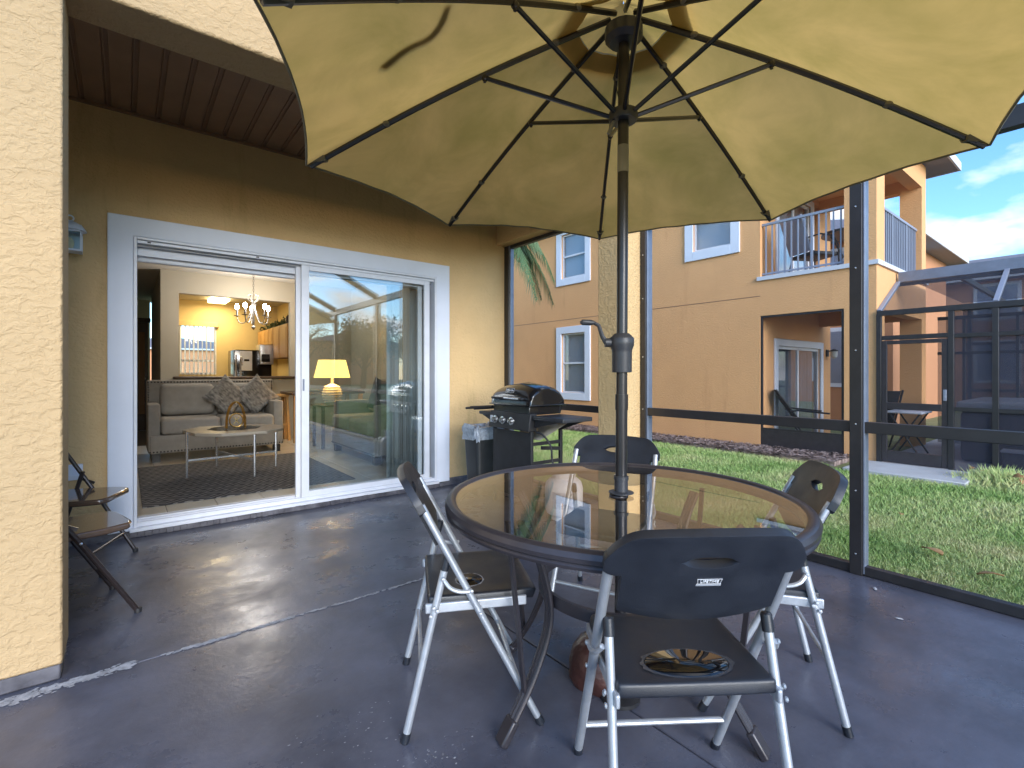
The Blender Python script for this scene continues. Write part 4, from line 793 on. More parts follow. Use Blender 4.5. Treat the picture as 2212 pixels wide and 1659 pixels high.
for lat, dep in ((-.411, -.222), (.387, -.277), (-.40, .235), (.40, .235)):
    dv = (Rv * lat + Fv * dep).normalized(); sv = Vector((-dv.y, dv.x, 0))
    cu_ = bez([dv * .40 + Vector((0, 0, .678)), dv * .335 + Vector((0, 0, .56)), dv * .292 + Vector((0, 0, .37)), dv * .345 + Vector((0, 0, .20)), dv * .455 + Vector((0, 0, .022))], 6)
    lg = MB()
    for off in (-.013, 0, .013): lg.tube([p + sv * off for p in cu_], .0085 if off else .011, 8)
    l_ = lg.build('leg', 'tablemetal', tb)
    a = dv * .425 + Vector((0, 0, .07)); b = dv * .47 + Vector((0, 0, -.0)); MB().bar(a, b + Vector((0, 0, .004)), .05, .026, dv + Vector((0, 0, 1))).build('foot_cap', 'grey_pole' if 0 else 'tablemetal', l_, bev=.006)
    MB().bar(dv * .385 + Vector((0, 0, .135)), dv * .445 + Vector((0, 0, .69)), .016, .010).build('straight_rod', 'tablemetal', l_)

# ================================================================ FOLDING CHAIRS (black plastic, silver tubes)
def yt(z): return .22 - .5276 * z
def chair(label, pos, phi):
    t = thing('folding_chair', label, 'chair', (*pos, 0), R(phi - 90), 'black plastic folding chairs around the table')
    # backrest
    xs = sorted(set([round(x, 4) for x in np.linspace(-.228, .228, 49)] + [-.186, -.1845, .186, .1845])); ZH = .742
    def top(x): u = min(1, abs(x) / .228); return .812 - .012 * u ** 2 - (.058 * max(0, (u - .62) / .38) ** 2.6)
    def bot(x): u = abs(x); return (.703 + .012 * max(0, (u - .2) / .028) ** 2) if u > .1855 else .575 + .028 * (u / .186) ** 2
    def hh(x): return .0155 * math.sqrt(max(0, 1 - (x / .058) ** 2)) if abs(x) < .058 else 0
    def P3(x, z): return (x, yt(z) - .022 * (1 - (x / .228) ** 2) - .006, z)
    n1, n2 = 6, 4; v = []; f = []; W_ = n1 + 1 + n2 + 1
    for x in xs:
        v += [P3(x, bot(x) + (ZH - hh(x) - bot(x)) * i / n1) for i in range(n1 + 1)] + [P3(x, ZH + hh(x) + (top(x) - ZH - hh(x)) * i / n2) for i in range(n2 + 1)]
    for a in range(len(xs) - 1):
        for i in range(n1): f.append((a * W_ + i, (a + 1) * W_ + i, (a + 1) * W_ + i + 1, a * W_ + i + 1))
        for i in range(n1 + 1, W_ - 1): f.append((a * W_ + i, (a + 1) * W_ + i, (a + 1) * W_ + i + 1, a * W_ + i + 1))
    o = MB().add(v, f).build('backrest', 'plastic', t, smooth=50); so_ = o.modifiers.new('s', 'SOLIDIFY'); so_.thickness = .024; so_.offset = 0; b = o.modifiers.new('b', 'BEVEL'); b.width = .009; b.segments = 3; b.limit_method = 'ANGLE'; b.angle_limit = R(50)
    # seat
    q = MB(); nx, ny = 16, 14; v = []; f = []
    for j in range(ny + 1):
        y = -.145 + .365 * j / ny; k = j / ny; hw = .188 - .03 * max(0, (k - .8) / .2) ** 2.5
        for i in range(nx + 1):
            x = -hw + 2 * hw * i / nx; u = x / hw; v.append((x, y, .436 - .006 * (1 - u ** 4) * (1 - (2 * k - 1) ** 4) - .018 * max(0, (k - .85) / .15) ** 2))
    f = [(j * (nx + 1) + i, j * (nx + 1) + i + 1, (j + 1) * (nx + 1) + i + 1, (j + 1) * (nx + 1) + i) for j in range(ny) for i in range(nx)]
    o = q.add(v, f).build('seat', 'plastic', t, smooth=50); so_ = o.modifiers.new('s', 'SOLIDIFY'); so_.thickness = .034; so_.offset = -1; b = o.modifiers.new('b', 'BEVEL'); b.width = .008; b.segments = 3; b.limit_method = 'ANGLE'; b.angle_limit = R(50)
    st = o
    for s in (-1, 1):
        X = s * .2125
        lg = MB().tube([(s * .211, yt(.735), .735), (X, yt(.6), .6), (X, yt(.012), .012)], .0128, 12, flat=.9).build('front_leg', 'silver', t); MB().tube([(X, yt(.026), .026), (X, yt(.0) - .001, .001)], .0142, 12).build('foot_cap', 'plastic', lg)
        lr = MB().tube([(s * .196, -.088, .55), (s * .198, -.125, .40), (s * .209, -.216, .014)], .0122, 12, flat=.9).build('rear_leg', 'silver', t); MB().tube([(s * .2085, -.2115, .03), (s * .2092, -.219, .001)], .0138, 12).build('foot_cap', 'plastic', lr)
        MB().tube([(s * .196, -.095, .522), (s * .1958, -.085, .560), (s * .1957, -.084, .565)], [.0138, .0138, .010], 12).build('leg_cap', 'plastic', lr)
        MB().box(s * .1905 - .006, s * .1905 + .006, -.155, .175, .385, .417).build('seat_rail', 'silver', t, bev=.004)
        MB().tube(bez([(s * .212, -.100, .50), (s * .224, -.078, .475), (s * .228, -.045, .462), (s * .228, -.010, .462)], 5), .0068, 8).build('folding_link', 'silver', t)
        for (yy, zz, xo) in ((-.100, .50, .218), (-.012, .462, .2335), (-.138, .385, .2145), (-.129, .41, .2145), (.018, .385, .227), (-.118, .4, .2145)): MB().ball((s * xo, yy, zz), .0068, 8, 4, (.6, 1, 1)).build('rivet', 'silver', t)
    MB().tube([(-.21, yt(.135), .135), (.21, yt(.135), .135)], .0085, 10).build('front_crossbar', 'silver', t)
    MB().tube([(-.204, -.168, .215), (.204, -.168, .215)], .0075, 10).build('rear_crossbar', 'silver', t)
    MB().tube([(-.188, .165, .40), (.188, .165, .40)], .008, 8).build('seat_crossbar', 'silver', t)
    return t
c_front = chair('black plastic folding chair with its back to the viewer and a puddle on its seat', (1.12, .732), 54.5)
c_left = chair('black plastic folding chair seen from the side, left of the table by the door', (.969, 1.484), -26.7)
c_right = chair('black plastic folding chair right of the table, close to the screen post', (1.841, .846), 125.2)
c_back = chair('black plastic folding chair behind the table, next to the grill', (1.858, 1.603), -156.5)
# maker's badge on the nearest chair
zb = .682; yb = yt(zb) - .022 - .006 - .0135; U = Vector((0, -.4666, .8844)); Nn = Vector((0, -.8844, -.4666))
bm4 = Matrix(((1, 0, 0, .008), (0, U.y, Nn.y, yb), (0, U.z, Nn.z, zb), (0, 0, 0, 1)))
text('badge_lettering', 'LIFETIME', .0112, 'label', c_front, bm4 @ Matrix.Translation((0, .004, .0012)))
q = MB(); q.bar((-.028, .0115, .001), (.028, .0115, .001), .0009, .0009); q.bar((-.028, -.0035, .001), (.028, -.0035, .001), .0009, .0009); q.bar((-.028, .0115, .001), (-.025, -.0035, .001), .0009, .0009); q.bar((.028, .0115, .001), (.025, -.0035, .001), .0009, .0009); o = q.build('badge_frame', 'label', c_front); o.matrix_local = bm4
o = MB().rbox(-.029, .029, -.0105, -.0065, -.002, .0015, .001, 2).build('badge_bar', 'silver', c_front); o.matrix_local = bm4
def puddle(par, x, y, z, a, b, label, ring='stain'):
    r = random.Random(5); n = 40; M4 = Matrix.Translation(par.location) @ Matrix.Rotation(par.rotation_euler.z, 4, 'Z')
    t = thing('puddle', label, 'puddle', tuple(M4 @ Vector((x, y, z))), par.rotation_euler.z)
    def ell(k, zz, j): return [(a * k * math.cos(th) * (1 + j * r.uniform(-1, 1)), b * k * math.sin(th) * (1 + j * r.uniform(-1, 1)), zz) for th in np.linspace(0, 2 * math.pi, n, False)]
    MB().add([(0, 0, .0022)] + ell(.97, .0019, 0) + ell(1, -.004, 0), [(0, 1 + i, 1 + (i + 1) % n) for i in range(n)] + [(1 + i, 1 + n + i, 1 + n + (i + 1) % n, 1 + (i + 1) % n) for i in range(n)]).build('water', 'water', t, smooth=80)
    MB().add(ell(1.0, .0003, 0) + ell(1.10, .0002, .05), [(i, (i + 1) % n, n + (i + 1) % n, n + i) for i in range(n)]).build('dried_edge', ring, t)
puddle(c_front, .005, -.065, .4336, .105, .058, 'oval rain puddle on the seat of the nearest chair')
puddle(c_left, .07, .0, .4312, .05, .045, 'small rain puddle on the seat of the chair left of the table', 'chip')

# ================================================================ BROWN STEEL CHAIRS BY THE PILLAR
def steel(label, pos, phi):
    t = thing('steel_chair', label, 'chair', (*pos, 0), R(phi - 90), 'brown steel folding chairs behind the pillar')
    for s in (-1, 1):
        X = s * .205
        l = MB().tube([(s * .17, -.215, .775), (X, -.19, .72), (X, .0, .40), (X, .215, .012)], .0115, 10).build('front_leg', 'chairbrown', t); MB().lathe([(.015, 0.001), (.015, .022), (.011, .024)], (X, .217, 0), 10).build('foot_cap', 'matblack', l)
        l = MB().tube([(s * .188, -.055, .535), (s * .188, -.21, .012)], .0115, 10).build('rear_leg', 'chairbrown', t); MB().lathe([(.015, .001), (.015, .022), (.011, .024)], (s * .188, -.212, 0), 10).build('foot_cap', 'matblack', l)
        MB().bar((s * .197, -.07, .49), (s * .212, -.005, .455), .006, .016).build('folding_link', 'chairbrown', t)
        MB().ball((s * .217, .006, .39), .007, 8, 4).build('rivet', 'chrome', t); MB().ball((s * .203, -.09, .42), .007, 8, 4).build('rivet', 'chrome', t)
    MB().tube([(-.17, -.215, .775), (0, -.222, .785), (.17, -.215, .775)], .0115, 10).build('top_rail', 'chairbrown', t)
    MB().tube([(-.2, .155, .125), (.2, .155, .125)], .008, 8).build('front_crossbar', 'chairbrown', t); MB().tube([(-.186, -.175, .13), (.186, -.175, .13)], .008, 8).build('rear_crossbar', 'chairbrown', t)
    v = []; f = []
    for i in range(13):
        x = -.19 + .38 * i / 12; yy = -.03 * (1 - (x / .19) ** 2)
        for k in range(5): z = .60 + .165 * k / 4; v.append((x, -.175 - .06 * (z - .6) / .165 * .7 + yy, z))
    f = [(i * 5 + k, i * 5 + 5 + k, i * 5 + 6 + k, i * 5 + 1 + k) for i in range(12) for k in range(4)]
    o = MB().add(v, f).build('backrest', 'chairbrown', t); o.modifiers.new('s', 'SOLIDIFY').thickness = .006
    outl = [(-.185, -.17), (.185, -.17), (.19, .10), (.165, .195), (.12, .215), (-.12, .215), (-.165, .195), (-.19, .10)]
    MB().prism([(x, y, .398) for x, y in outl], (0, 0, .032)).build('seat', 'seatbrown', t, bev=.010)
    return t
steel('brown steel folding chair half hidden by the pillar, nearer of the two', (-.215, 3.10), 14)
steel('brown steel folding chair between the pillar and the door wall', (-.23, 3.86), -22)

# ================================================================ GRILL
gr = thing('gas_grill', 'black gas grill with domed lid and side shelf', 'grill', (2.6, 3.03, 0))
q = MB()
for x, y in ((.02, .02), (.02, .52), (.355, .02), (.355, .52)):
    MB().box(x - .014, x + .014, y - .014, y + .014, .001, .70).build('leg', 'matblack', gr, bev=.003)
MB().box(.008, .022, .035, .505, .10, .655).build('front_panel', 'matblack', gr, bev=.002)
for y in (.02, .52):
    for z in (.12, .40, .56): MB().bar((.034, y, z), (.341, y, z), .012, .028).build('side_rail', 'matblack', gr)
MB().box(.03, .345, .034, .506, .10, .115).build('bottom_shelf', 'matblack', gr)
MB().prism([(-.035, -.008, .67), (-.01, -.008, .815), (.06, -.008, .815), (.06, -.008, .67)], (0, .556, 0)).build('control_panel', 'matblack', gr, bev=.006)
for y in (.452, .345, .225):
    e = MB(); c = (-.026, y, .742); e.lathe([(.036, .002), (.034, -.006), (.022, -.008), (.020, -.030), (.001, -.031)], c, 20, 'x'); e.build('knob', 'knob', gr); MB().box(-.0575, -.034, y - .005, y + .005, .722, .762).build('knob_grip', 'matblack', gr, bev=.002)
MB().box(-.034, -.030, .486, .522, .715, .775).build('warning_sticker', 'label', gr)
MB().prism([(.0, .02, .80), (.0, .02, .872), (.385, .02, .872), (.36, .02, .80)], (0, .50, 0)).build('firebox', 'blackmetal', gr, bev=.006)
# lid: cross-sections lofted along its width
prof = [(-.012, 0), (-.008, .055), (.012, .105), (.06, .150), (.13, .180), (.20, .190), (.27, .176), (.335, .130), (.378, .060), (.388, 0)]
secs = [(-.008, .30), (-.006, .70), (.012, .80), (.05, .86), (.16, .93), (.27, 1.0), (.38, .93), (.49, .86), (.528, .80), (.546, .70), (.548, .30)]
v = []; f = []; n = len(prof)
for y, k in secs:
    for (x, z) in prof:
        kk = min(1, .80 + .2 * k); v.append((.19 + (x - .19) * (1 if k > .75 else .97 if k > .5 else .9), y, .882 + z * k))
for a in range(len(secs) - 1):
    for i in range(n - 1): f.append((a * n + i, a * n + i + 1, (a + 1) * n + i + 1, (a + 1) * n + i))
f += [tuple(range(n)), tuple((len(secs) - 1) * n + i for i in range(n))[::-1]]
ld = MB().add(v, f).build('lid', 'blackmetal', gr, smooth=40, bev=.008)
q = MB(); q.box(-.024, .400, -.016, .556, .873, .885); q.build('lid_rim', 'blackmetal', ld, bev=.005)
q = MB(); q.tube([(-.045, .06, .935), (-.045, .48, .935)], .009, 10); q.box(-.045, -.002, .08, .095, .93, .94); q.box(-.045, -.002, .445, .46, .93, .94); q.build('handle', 'matblack', ld); MB().tube([(-.046, .10, .936), (-.046, .30, .936)], .0098, 10).build('handle_sleeve', 'chrome', ld)
gm = Matrix.Translation((.0, .285, 1.010)) @ Matrix(((0, -.2, -.98, 0), (-1, 0, 0, 0), (0, .98, -.2, 0), (0, 0, 0, 1)))
gm = Matrix(((0, .34, -.94, .008), (-1, 0, 0, .285), (0, .94, .34, 1.000), (0, 0, 0, 1)))
text('badge_lettering', 'Dyna-Glo', .026, 'label', ld, gm @ Matrix.Translation((0, 0, .004)))
q = MB(); a, b = .058, .019
q.tube([(-a, -b, 0), (a, -b, 0), (a, b, 0), (-a, b, 0)], .0018, 5, True); o = q.build('badge_frame', 'label', ld); o.matrix_local = gm @ Matrix.Translation((0, 0, .003))
q = MB().rbox(-a, a, -b, b, -.004, .001, .002, 2).build('badge_plate', 'blackmetal', ld); q.matrix_local = gm
MB().rbox(.0, .33, -.375, -.012, .765, .800, .008).build('side_shelf', 'darkplastic', gr); MB().rbox(.02, .30, .552, .78, .765, .795, .008).build('side_shelf', 'darkplastic', gr)
for bp_ in ([(.03, -.012, .70), (.03, -.012, .764), (.03, -.30, .764)], [(.30, -.012, .66), (.30, -.012, .764), (.30, -.32, .764)], [(.03, .552, .70), (.03, .552, .764), (.03, .74, .764)]): MB().prism(bp_, (.012, 0, 0)).build('shelf_bracket', 'matblack', gr)
MB().add([(.06, -.04, .60), (.06, .02, .60), (.33, -.12, .745), (.33, .02, .745), (.06, .3, .60), (.33, .3, .745)], [(0, 1, 3, 2), (1, 4, 5, 3)]).build('heat_shield', 'tabletop', gr).modifiers.new('s', 'SOLIDIFY').thickness = .004
MB().tube(bez([(.05, .0, .665), (.08, -.06, .64), (.12, -.11, .55), (.13, -.12, .42), (.15, -.18, .38), (.14, -.25, .375)], 6), .0085, 8).build('gas_hose', 'matblack', gr)
MB().bar((.341, .02, .5), (.10, -.02, .53), .02, .03).build('hook_bar', 'matblack', gr)
ut = thing('grill_tongs', 'black grill tongs and brush lying on the grill\'s far shelf', 'tongs', (2.6, 3.03, .797))
for i, (y0, x0, x1, z) in enumerate(((.50, .10, -.035, .03), (.52, .13, .02, .012), (.54, .06, -.06, .02))): MB().tube([(x0, y0 + .09, z + .02), (x1, y0 + .34, z)], [.009, .011], 8).build('handle', 'matblack', ut)
tk = thing('propane_tank', 'white propane tank standing under the grill\'s side shelf', 'gas tank', (2.72, 2.77, 0))
MB().lathe([(.10, .001), (.10, .03), (.135, .05), (.15, .09), (.15, .25), (.14, .29), (.11, .32), (.06, .335), (.001, .338)], n=32).build('body', 'tank', tk)
MB().lathe([(.085, .32), (.095, .34), (.095, .40), (.088, .40), (.088, .34)], n=24, closed=False).build('collar', 'tank', tk); MB().lathe([(.02, .33), (.02, .38), (.03, .385), (.03, .40), (.001, .401)], n=12).build('valve', 'knob', tk)
q = MB(); v = []
for i in range(9):
    th = R(190 + i * 9); v += [(.1515 * math.cos(th), .1515 * math.sin(th), .11), (.1515 * math.cos(th), .1515 * math.sin(th), .235)]
q.add(v, [(2 * i, 2 * i + 2, 2 * i + 3, 2 * i + 1) for i in range(8)]).build('label_patch', 'tanklabel', tk)
tbn = thing('trash_bin', 'dark plastic bin lined with a clear bag beside the grill', 'bin', (2.70, 3.86, 0))
q = MB(); v = []
def rr(hw, hd, z, n=6, r=.04): return [(sx * (hw - r) + r * math.cos(a), sy * (hd - r) + r * math.sin(a), z) for sx, sy, a0 in ((1, 1, 0), (-1, 1, 90), (-1, -1, 180), (1, -1, 270)) for a in [R(a0 + 90 * i / n) for i in range(n + 1)]]
L0, L1, L2, L3 = rr(.12, .10, .001), rr(.15, .125, .60), rr(.145, .12, .60), rr(.115, .095, .02); m_ = len(L0)
q.add(L0 + L1 + L2 + L3, [tuple(range(m_))[::-1], tuple(3 * m_ + i for i in range(m_))] + [(a * m_ + i, a * m_ + (i + 1) % m_, (a + 1) * m_ + (i + 1) % m_, (a + 1) * m_ + i) for a in range(3) for i in range(m_)]).build('body', 'bin', tbn)
r_ = random.Random(9); lay = [rr(.155 + .004, .13 + .004, .52), rr(.157, .132, .58), rr(.165, .14, .625), rr(.15, .12, .655), rr(.10, .08, .64), rr(.04, .03, .60)]
v = [(p[0] * (1 + r_.uniform(-.04, .08)), p[1] * (1 + r_.uniform(-.04, .08)), p[2] + r_.uniform(-.022, .022)) for l in lay for p in l]
MB().add(v, [(a * m_ + i, a * m_ + (i + 1) % m_, (a + 1) * m_ + (i + 1) % m_, (a + 1) * m_ + i) for a in range(5) for i in range(m_)]).build('liner_bag', 'bag', tbn, smooth=20)
# ================================================================ LIVING ROOM BEHIND THE DOOR
FL = .10; YB = 8.7
rf_ = MB().box(-2.9, 3.22, D + .152, 13, FL - .12, FL - .008).build('room_floor', 'grout', kind='structure')
tl = None
for i in range(-2, 10):
    for j in range(13):
        x, y = .249 - .333 + .333 * i, D + .156 + .333 * j
        if x + .33 > 3.21: continue
        if tl is None: tl = MB().box(0, .328, 0, .328, FL - .0075, FL).build('floor_tile', 'tile', rf_, bev=.002); o = tl
        else: o = tl.copy(); C.objects.link(o)
        o.location = (x, y, 0)
MB().box(-2.9, 3.22, D + .152, 13, 2.66, 2.75).build('ceiling', 'ceil', kind='structure')
q = MB(); q.box(.393, .614, YB, YB + .12, FL, 2.659); q.box(.614, 2.16, YB, YB + .12, FL, 1.06); q.box(.614, 2.16, YB, YB + .12, 2.336, 2.659); q.box(2.16, 3.22, YB, YB + .12, FL, 2.659); q.build('wall_back', 'inwall', kind='structure')
q = MB(); q.box(.393, .505, YB + .121, 11.9, FL, 2.659); q.build('wall_hall', 'inwall', kind='structure')
q = MB(); q.box(-2.9, -2.8, D + .152, 13, FL, 2.659); q.box(-2.8, .393, 12.6, 12.7, FL, 2.659); q.box(-.9, -.8, 9.2, 12.6, FL, 2.659); q.box(-2.8, -.9, 9.2, 9.3, FL, 2.659); q.build('wall_left', 'inwall', kind='structure')
MB().box(3.19, 3.223, D + .153, YB - .001, FL, 2.659).build('wall_right', 'inwall', kind='structure')
q = MB(); q.box(.506, .834, 12, 12.12, FL, 2.659); q.box(1.505, 3.1, 12, 12.12, FL, 2.659); q.box(.834, 1.505, 12, 12.12, FL, 1.12); q.box(.834, 1.505, 12, 12.12, 2.18, 2.659); q.box(2.70, 2.8, YB + .121, 11.999, FL, 2.659); q.build('wall_kitchen', 'kitwall', kind='structure')
q = MB(); q.box(.506, .512, YB + .121, 11.999, FL, 2.659); q.build('wall_kitchen', 'kitwall', kind='structure')
hd = thing('hall_door', 'tall dark wooden door standing at the hallway end', 'door', (.02, 11.2, FL))
MB().box(-.02, .30, 0, .05, 0, 1.98).build('door_leaf', 'dwood', hd, bev=.004); q = MB(); q.box(.03, .12, -.012, -.001, .3, 1.8); q.box(.16, .25, -.012, -.001, .3, 1.8); q.build('door_panel', 'oakdark', hd, bev=.004); MB().box(-.06, .34, -.04, .09, 1.985, 2.06).build('cornice', 'dwood', hd, bev=.01); MB().ball((.27, -.035, .95), .025, 10, 6).build('handle', 'chrome', hd)
# bar counter and kitchen
MB().rbox(.54, 2.24, YB - .16, YB + .26, 1.062, 1.10, .012).build('bar_counter', 'dwood', None); tag(bpy.data.objects['bar_counter'], 'brown counter slab on the sill of the kitchen opening', 'counter')
kw = thing('kitchen_window', 'bright kitchen window covered by vertical blinds', 'window', (.834, 12, 1.12))
q = MB(); q.box(0, .04, .02, .06, 0, 1.06); q.box(.631, .671, .02, .06, 0, 1.06); q.box(.04, .631, .02, .06, 1.02, 1.06); q.box(.04, .631, .02, .06, 0, .04); q.box(.04, .631, .02, .06, .27, .31); q.build('frame', 'alu_white', kw); MB().box(.04, .631, .038, .042, .04, 1.02).build('pane', 'clearglass', kw)
MB().box(-.03, .70, -.06, -.001, 1.0, 1.10).build('valance', 'kitwall', kw, bev=.005)
for i in range(9): s = MB().box(-.036, .036, -.001, .001, .01, 1.0).build('blind_slat', 'blind', kw); s.location = (.04 + i * .075, -.03, 0); s.rotation_euler = (0, 0, R(62 + (i * 37) % 11))
def cab(name, label, y0, y1, z0, z1, nd):
    t = thing(name, label, 'cabinet', (2.3, y0, z0), 0, 'oak wall cabinets in the kitchen'); w_ = (y1 - y0) / nd; h_ = z1 - z0
    MB().box(0, .399, 0, y1 - y0, 0, h_).build('carcass', 'oakdark', t)
    for i in range(nd):
        d_ = MB().box(-.02, -.001, i * w_ + .012, (i + 1) * w_ - .012, .012, h_ - .012).build('cabinet_door', 'oak', t, bev=.003); MB().box(-.026, -.0205, i * w_ + .07, (i + 1) * w_ - .07, .07, h_ - .07).build('raised_panel', 'oak', d_, bev=.004)
cab('wall_cabinet', 'tall honey oak wall cabinet nearest the opening', 9.42, 10.48, 1.43, 2.06, 2); cab('wall_cabinet', 'short honey oak wall cabinets above the microwave', 10.5, 11.9, 1.72, 2.06, 4)
pl_ = thing('garland', 'dark leafy garland on top of the oak cabinets', 'garland', (2.45, 10.4, 2.06))
g = np.random.default_rng(12); n = 700; c = np.stack([g.normal(0, .06, n), g.uniform(-.7, 1.3, n), np.abs(g.normal(.0, .06, n)) + .01], 1); d1 = g.normal(size=(n, 3)) * .03; d2 = g.normal(size=(n, 3)) * .02
merged_np('leaves', np.stack([c - d1, c + d2, c + d1], 1), None, 'leaf', 3, pl_)
pp = thing('display_plate', 'round decorative plate standing on the oak cabinets', 'plate', (2.6, 10.1, 2.062)); MB().lathe([(.001, 0), (.16, .0), (.2, -.02), (.2, -.012), (.16, .012), (.001, .012)], (0, 0, .2), 28, 'x').build('dish', 'tabletop', pp)
cn_ = thing('canister', 'dark canister on the oak cabinets beside the plate', 'canister', (2.42, 9.75, 2.062)); MB().lathe([(.001, 0), (.08, 0), (.085, .02), (.085, .13), (.07, .15), (.001, .151)], n=18).build('pot', 'spa', cn_); MB().lathe([(.07, .152), (.05, .175), (.015, .18), (.015, .2), (.001, .2)], n=14).build('lid', 'spa', cn_)
fr = thing('refrigerator', 'black refrigerator seen through the kitchen opening', 'refrigerator', (1.62, 10.6, FL))
MB().rbox(0, .66, 0, .7, 0, 1.5, .012).build('body', 'appliance', fr); MB().box(.10, .31, -.006, -.001, 1.1, 1.48).build('door_notice', 'stainless', fr); MB().tube([(.03, -.04, .75), (.03, -.04, 1.4)], .012, 8).build('handle', 'stainless', fr); MB().box(.17, .26, -.01, -.0065, 1.28, 1.32).build('notice_print', 'appliance', fr)
mw = thing('microwave', 'stainless microwave under the short oak cabinets', 'microwave', (2.05, 10.48, 1.32))
MB().rbox(0, .24, 0, .40, .0, .39, .008).build('body', 'stainless', mw); MB().box(.02, .17, -.006, -.001, .05, .2).build('door_window', 'appliance', mw)
fa = thing('kitchen_faucet', 'chrome faucet behind the bar counter', 'faucet', (1.52, 9.3, 1.0)); MB().lathe([(.03, 0), (.03, .03), (.015, .04), (.001, .04)], n=14).build('base', 'chrome', fa); MB().tube(bez([(0, 0, .02), (0, 0, .35), (.0, -.06, .42), (0, -.13, .36), (0, -.14, .28)], 6), .013, 8).build('spout', 'chrome', fa); MB().tube([(.02, 0, .05), (.12, 0, .09)], .008, 6).build('lever', 'chrome', fa)
MB().box(.55, 2.69, 9.05, 9.68, FL, .99).build('base_cabinet', 'oak', None); tag(bpy.data.objects['base_cabinet'], 'oak base cabinets below the kitchen sink', 'cabinet')
kl = thing('kitchen_light', 'lit rectangular kitchen ceiling light', 'ceiling light', (1.47, 11.4, 2.659)); MB().rbox(-.16, .16, -.28, .28, -.07, -.001, .012).build('diffuser', 'panel_light', kl)
la = bpy.data.lights.new('kitchen_glow', 'AREA'); la.energy = 9; la.color = (1, .80, .48); la.shape = 'RECTANGLE'; la.size = .32; la.size_y = .56; lo = bpy.data.objects.new('kitchen_glow', la); C.objects.link(lo); lo.location = (0, 0, -.075); lo.parent = kl
# sofas
def loveseat(label, loc, rz, W=1.47):
    t = thing('loveseat', label, 'sofa', loc, rz, 'grey nailhead loveseats in the living room')
    z = lambda q: q - FL
    MB().rbox(.02, W - .02, .01, .80, z(.20), z(.415), .012).build('base', 'sofa', t); MB().rbox(.005, W - .005, .62, .84, z(.21), z(1.06), .02).build('back_frame', 'sofa', t)
    for s in (0, 1):
        x0 = 0 if s == 0 else W - .12
        MB().rbox(x0, x0 + .12, .04, .66, z(.205), z(.78), .02).build('arm', 'sofa', t)
        m = W / 2; MB().rbox(.125 + (m - .123) * s - .0, m - .003 + (m - .123) * s, -.03, .60, z(.42), z(.605), .045, 5).build('seat_cushion', 'sofa', t)
        mt = Matrix.Translation((0, .56, z(.60))) @ Matrix.Rotation(R(-14), 4, 'X'); MB().rbox(.135 + (m - .125) * s, m - .006 + (m - .125) * s, -.13, .06, .0, .41, .07, 6, mt).build('back_cushion', 'sofa', t)
    for x in (.08, W - .08):
        for y in (.07, .76): MB().box(x - .04, x + .04, y - .04, y + .04, 0.001, z(.199)).build('leg', 'sofadark', t)
    q = MB(); nb = int(W / .034)
    for i in range(nb): q.ball((.02 + (W - .04) * i / (nb - 1), .008, z(.222)), .010, 6, 4, (1, .6, 1))
    for i in range(nb): q.ball((.02 + (W - .04) * i / (nb - 1), .618, z(1.035)), .010, 6, 4, (1, .6, 1))
    for i in range(12):
        for x in (.022, W - .022): q.ball((x, .618, z(.80 + i * .021)), .009, 6, 4, (1, .6, 1))
    q.build('nailhead_trim', 'nail', t, kind='stuff'); return t
loveseat('grey nailhead loveseat facing the open door', (.20, 7.05, FL), 0)
loveseat('grey loveseat seen through the closed glass panel', (2.18, 6.72, FL), R(-90))
def pillow(label, loc, sz, rot, m, nm='throw_pillow'):
    n = 12; v = []; f = []
    for sg in (1, -1):
        for i in range(n + 1):
            for j in range(n + 1):
                a, b = 2 * i / n - 1, 2 * j / n - 1; pin = 1 - .10 * (1 - abs(a) ** 2) * abs(b) ** 3; pin2 = 1 - .10 * (1 - abs(b) ** 2) * abs(a) ** 3
                th = .28 * ((1 - a ** 4) * (1 - b ** 4)) ** .55; v.append((a * sz * pin2, sg * th * sz, b * sz * pin))
    k = (n + 1) ** 2
    f = [tuple(o_ + q for q in (i * (n + 1) + j, (i + 1) * (n + 1) + j, (i + 1) * (n + 1) + j + 1, i * (n + 1) + j + 1)) for o_ in (0, k) for i in range(n) for j in range(n)]
    o = MB().add(v, f).build(nm, m, None, smooth=70); o.location = loc; o.rotation_euler = rot; return tag(o, label, 'pillow')
pillow('mottled grey throw pillow in the middle of the loveseat', (1.05, 7.40, .845), .215, (R(-14), R(44), R(6)), 'pillow')
pillow('mottled grey throw pillow by the loveseat\'s right arm', (1.40, 7.43, .845), .215, (R(-14), R(49), R(-10)), 'pillow')
pillow('dark pillow leaning on the loveseat behind the closed glass', (2.47, 5.72, .87), .20, (R(-10), R(12), R(-75)), 'pillowdark')
rg = MB().box(0, 1.68, 0, 2.02, 0, .008).build('rug', 'rug', None); rg.location = (.10, 4.74, FL + .001); tag(rg, 'dark rug with woven diamond pattern under the coffee table', 'rug')
ct = thing('coffee_table', 'low coffee table with stone top and slim silver legs', 'coffee table', (.9, 5.86, FL + .009)); X_, Y_, ZT_ = .9, 5.86, .55 - FL - .009
oc = [(.45, 5.97), (.52, 5.58), (.72, 5.40), (1.12, 5.40), (1.31, 5.58), (1.375, 5.89), (1.20, 6.22), (.62, 6.26)]
MB().prism([(a - X_, b - Y_, ZT_ - .012) for a, b in oc], (0, 0, .03)).build('table_top', 'tabletop', ct, bev=.003)
MB().lathe([(.001, ZT_ + .0185), (.25, ZT_ + .0185), (.25, ZT_ + .021), (.001, ZT_ + .021)], (0, 0, 0), 8).build('smoked_inset', 'appliance', ct)
cs = [(.475, 5.806), (1.012, 5.435), (1.313, 5.903), (.79, 6.283)]
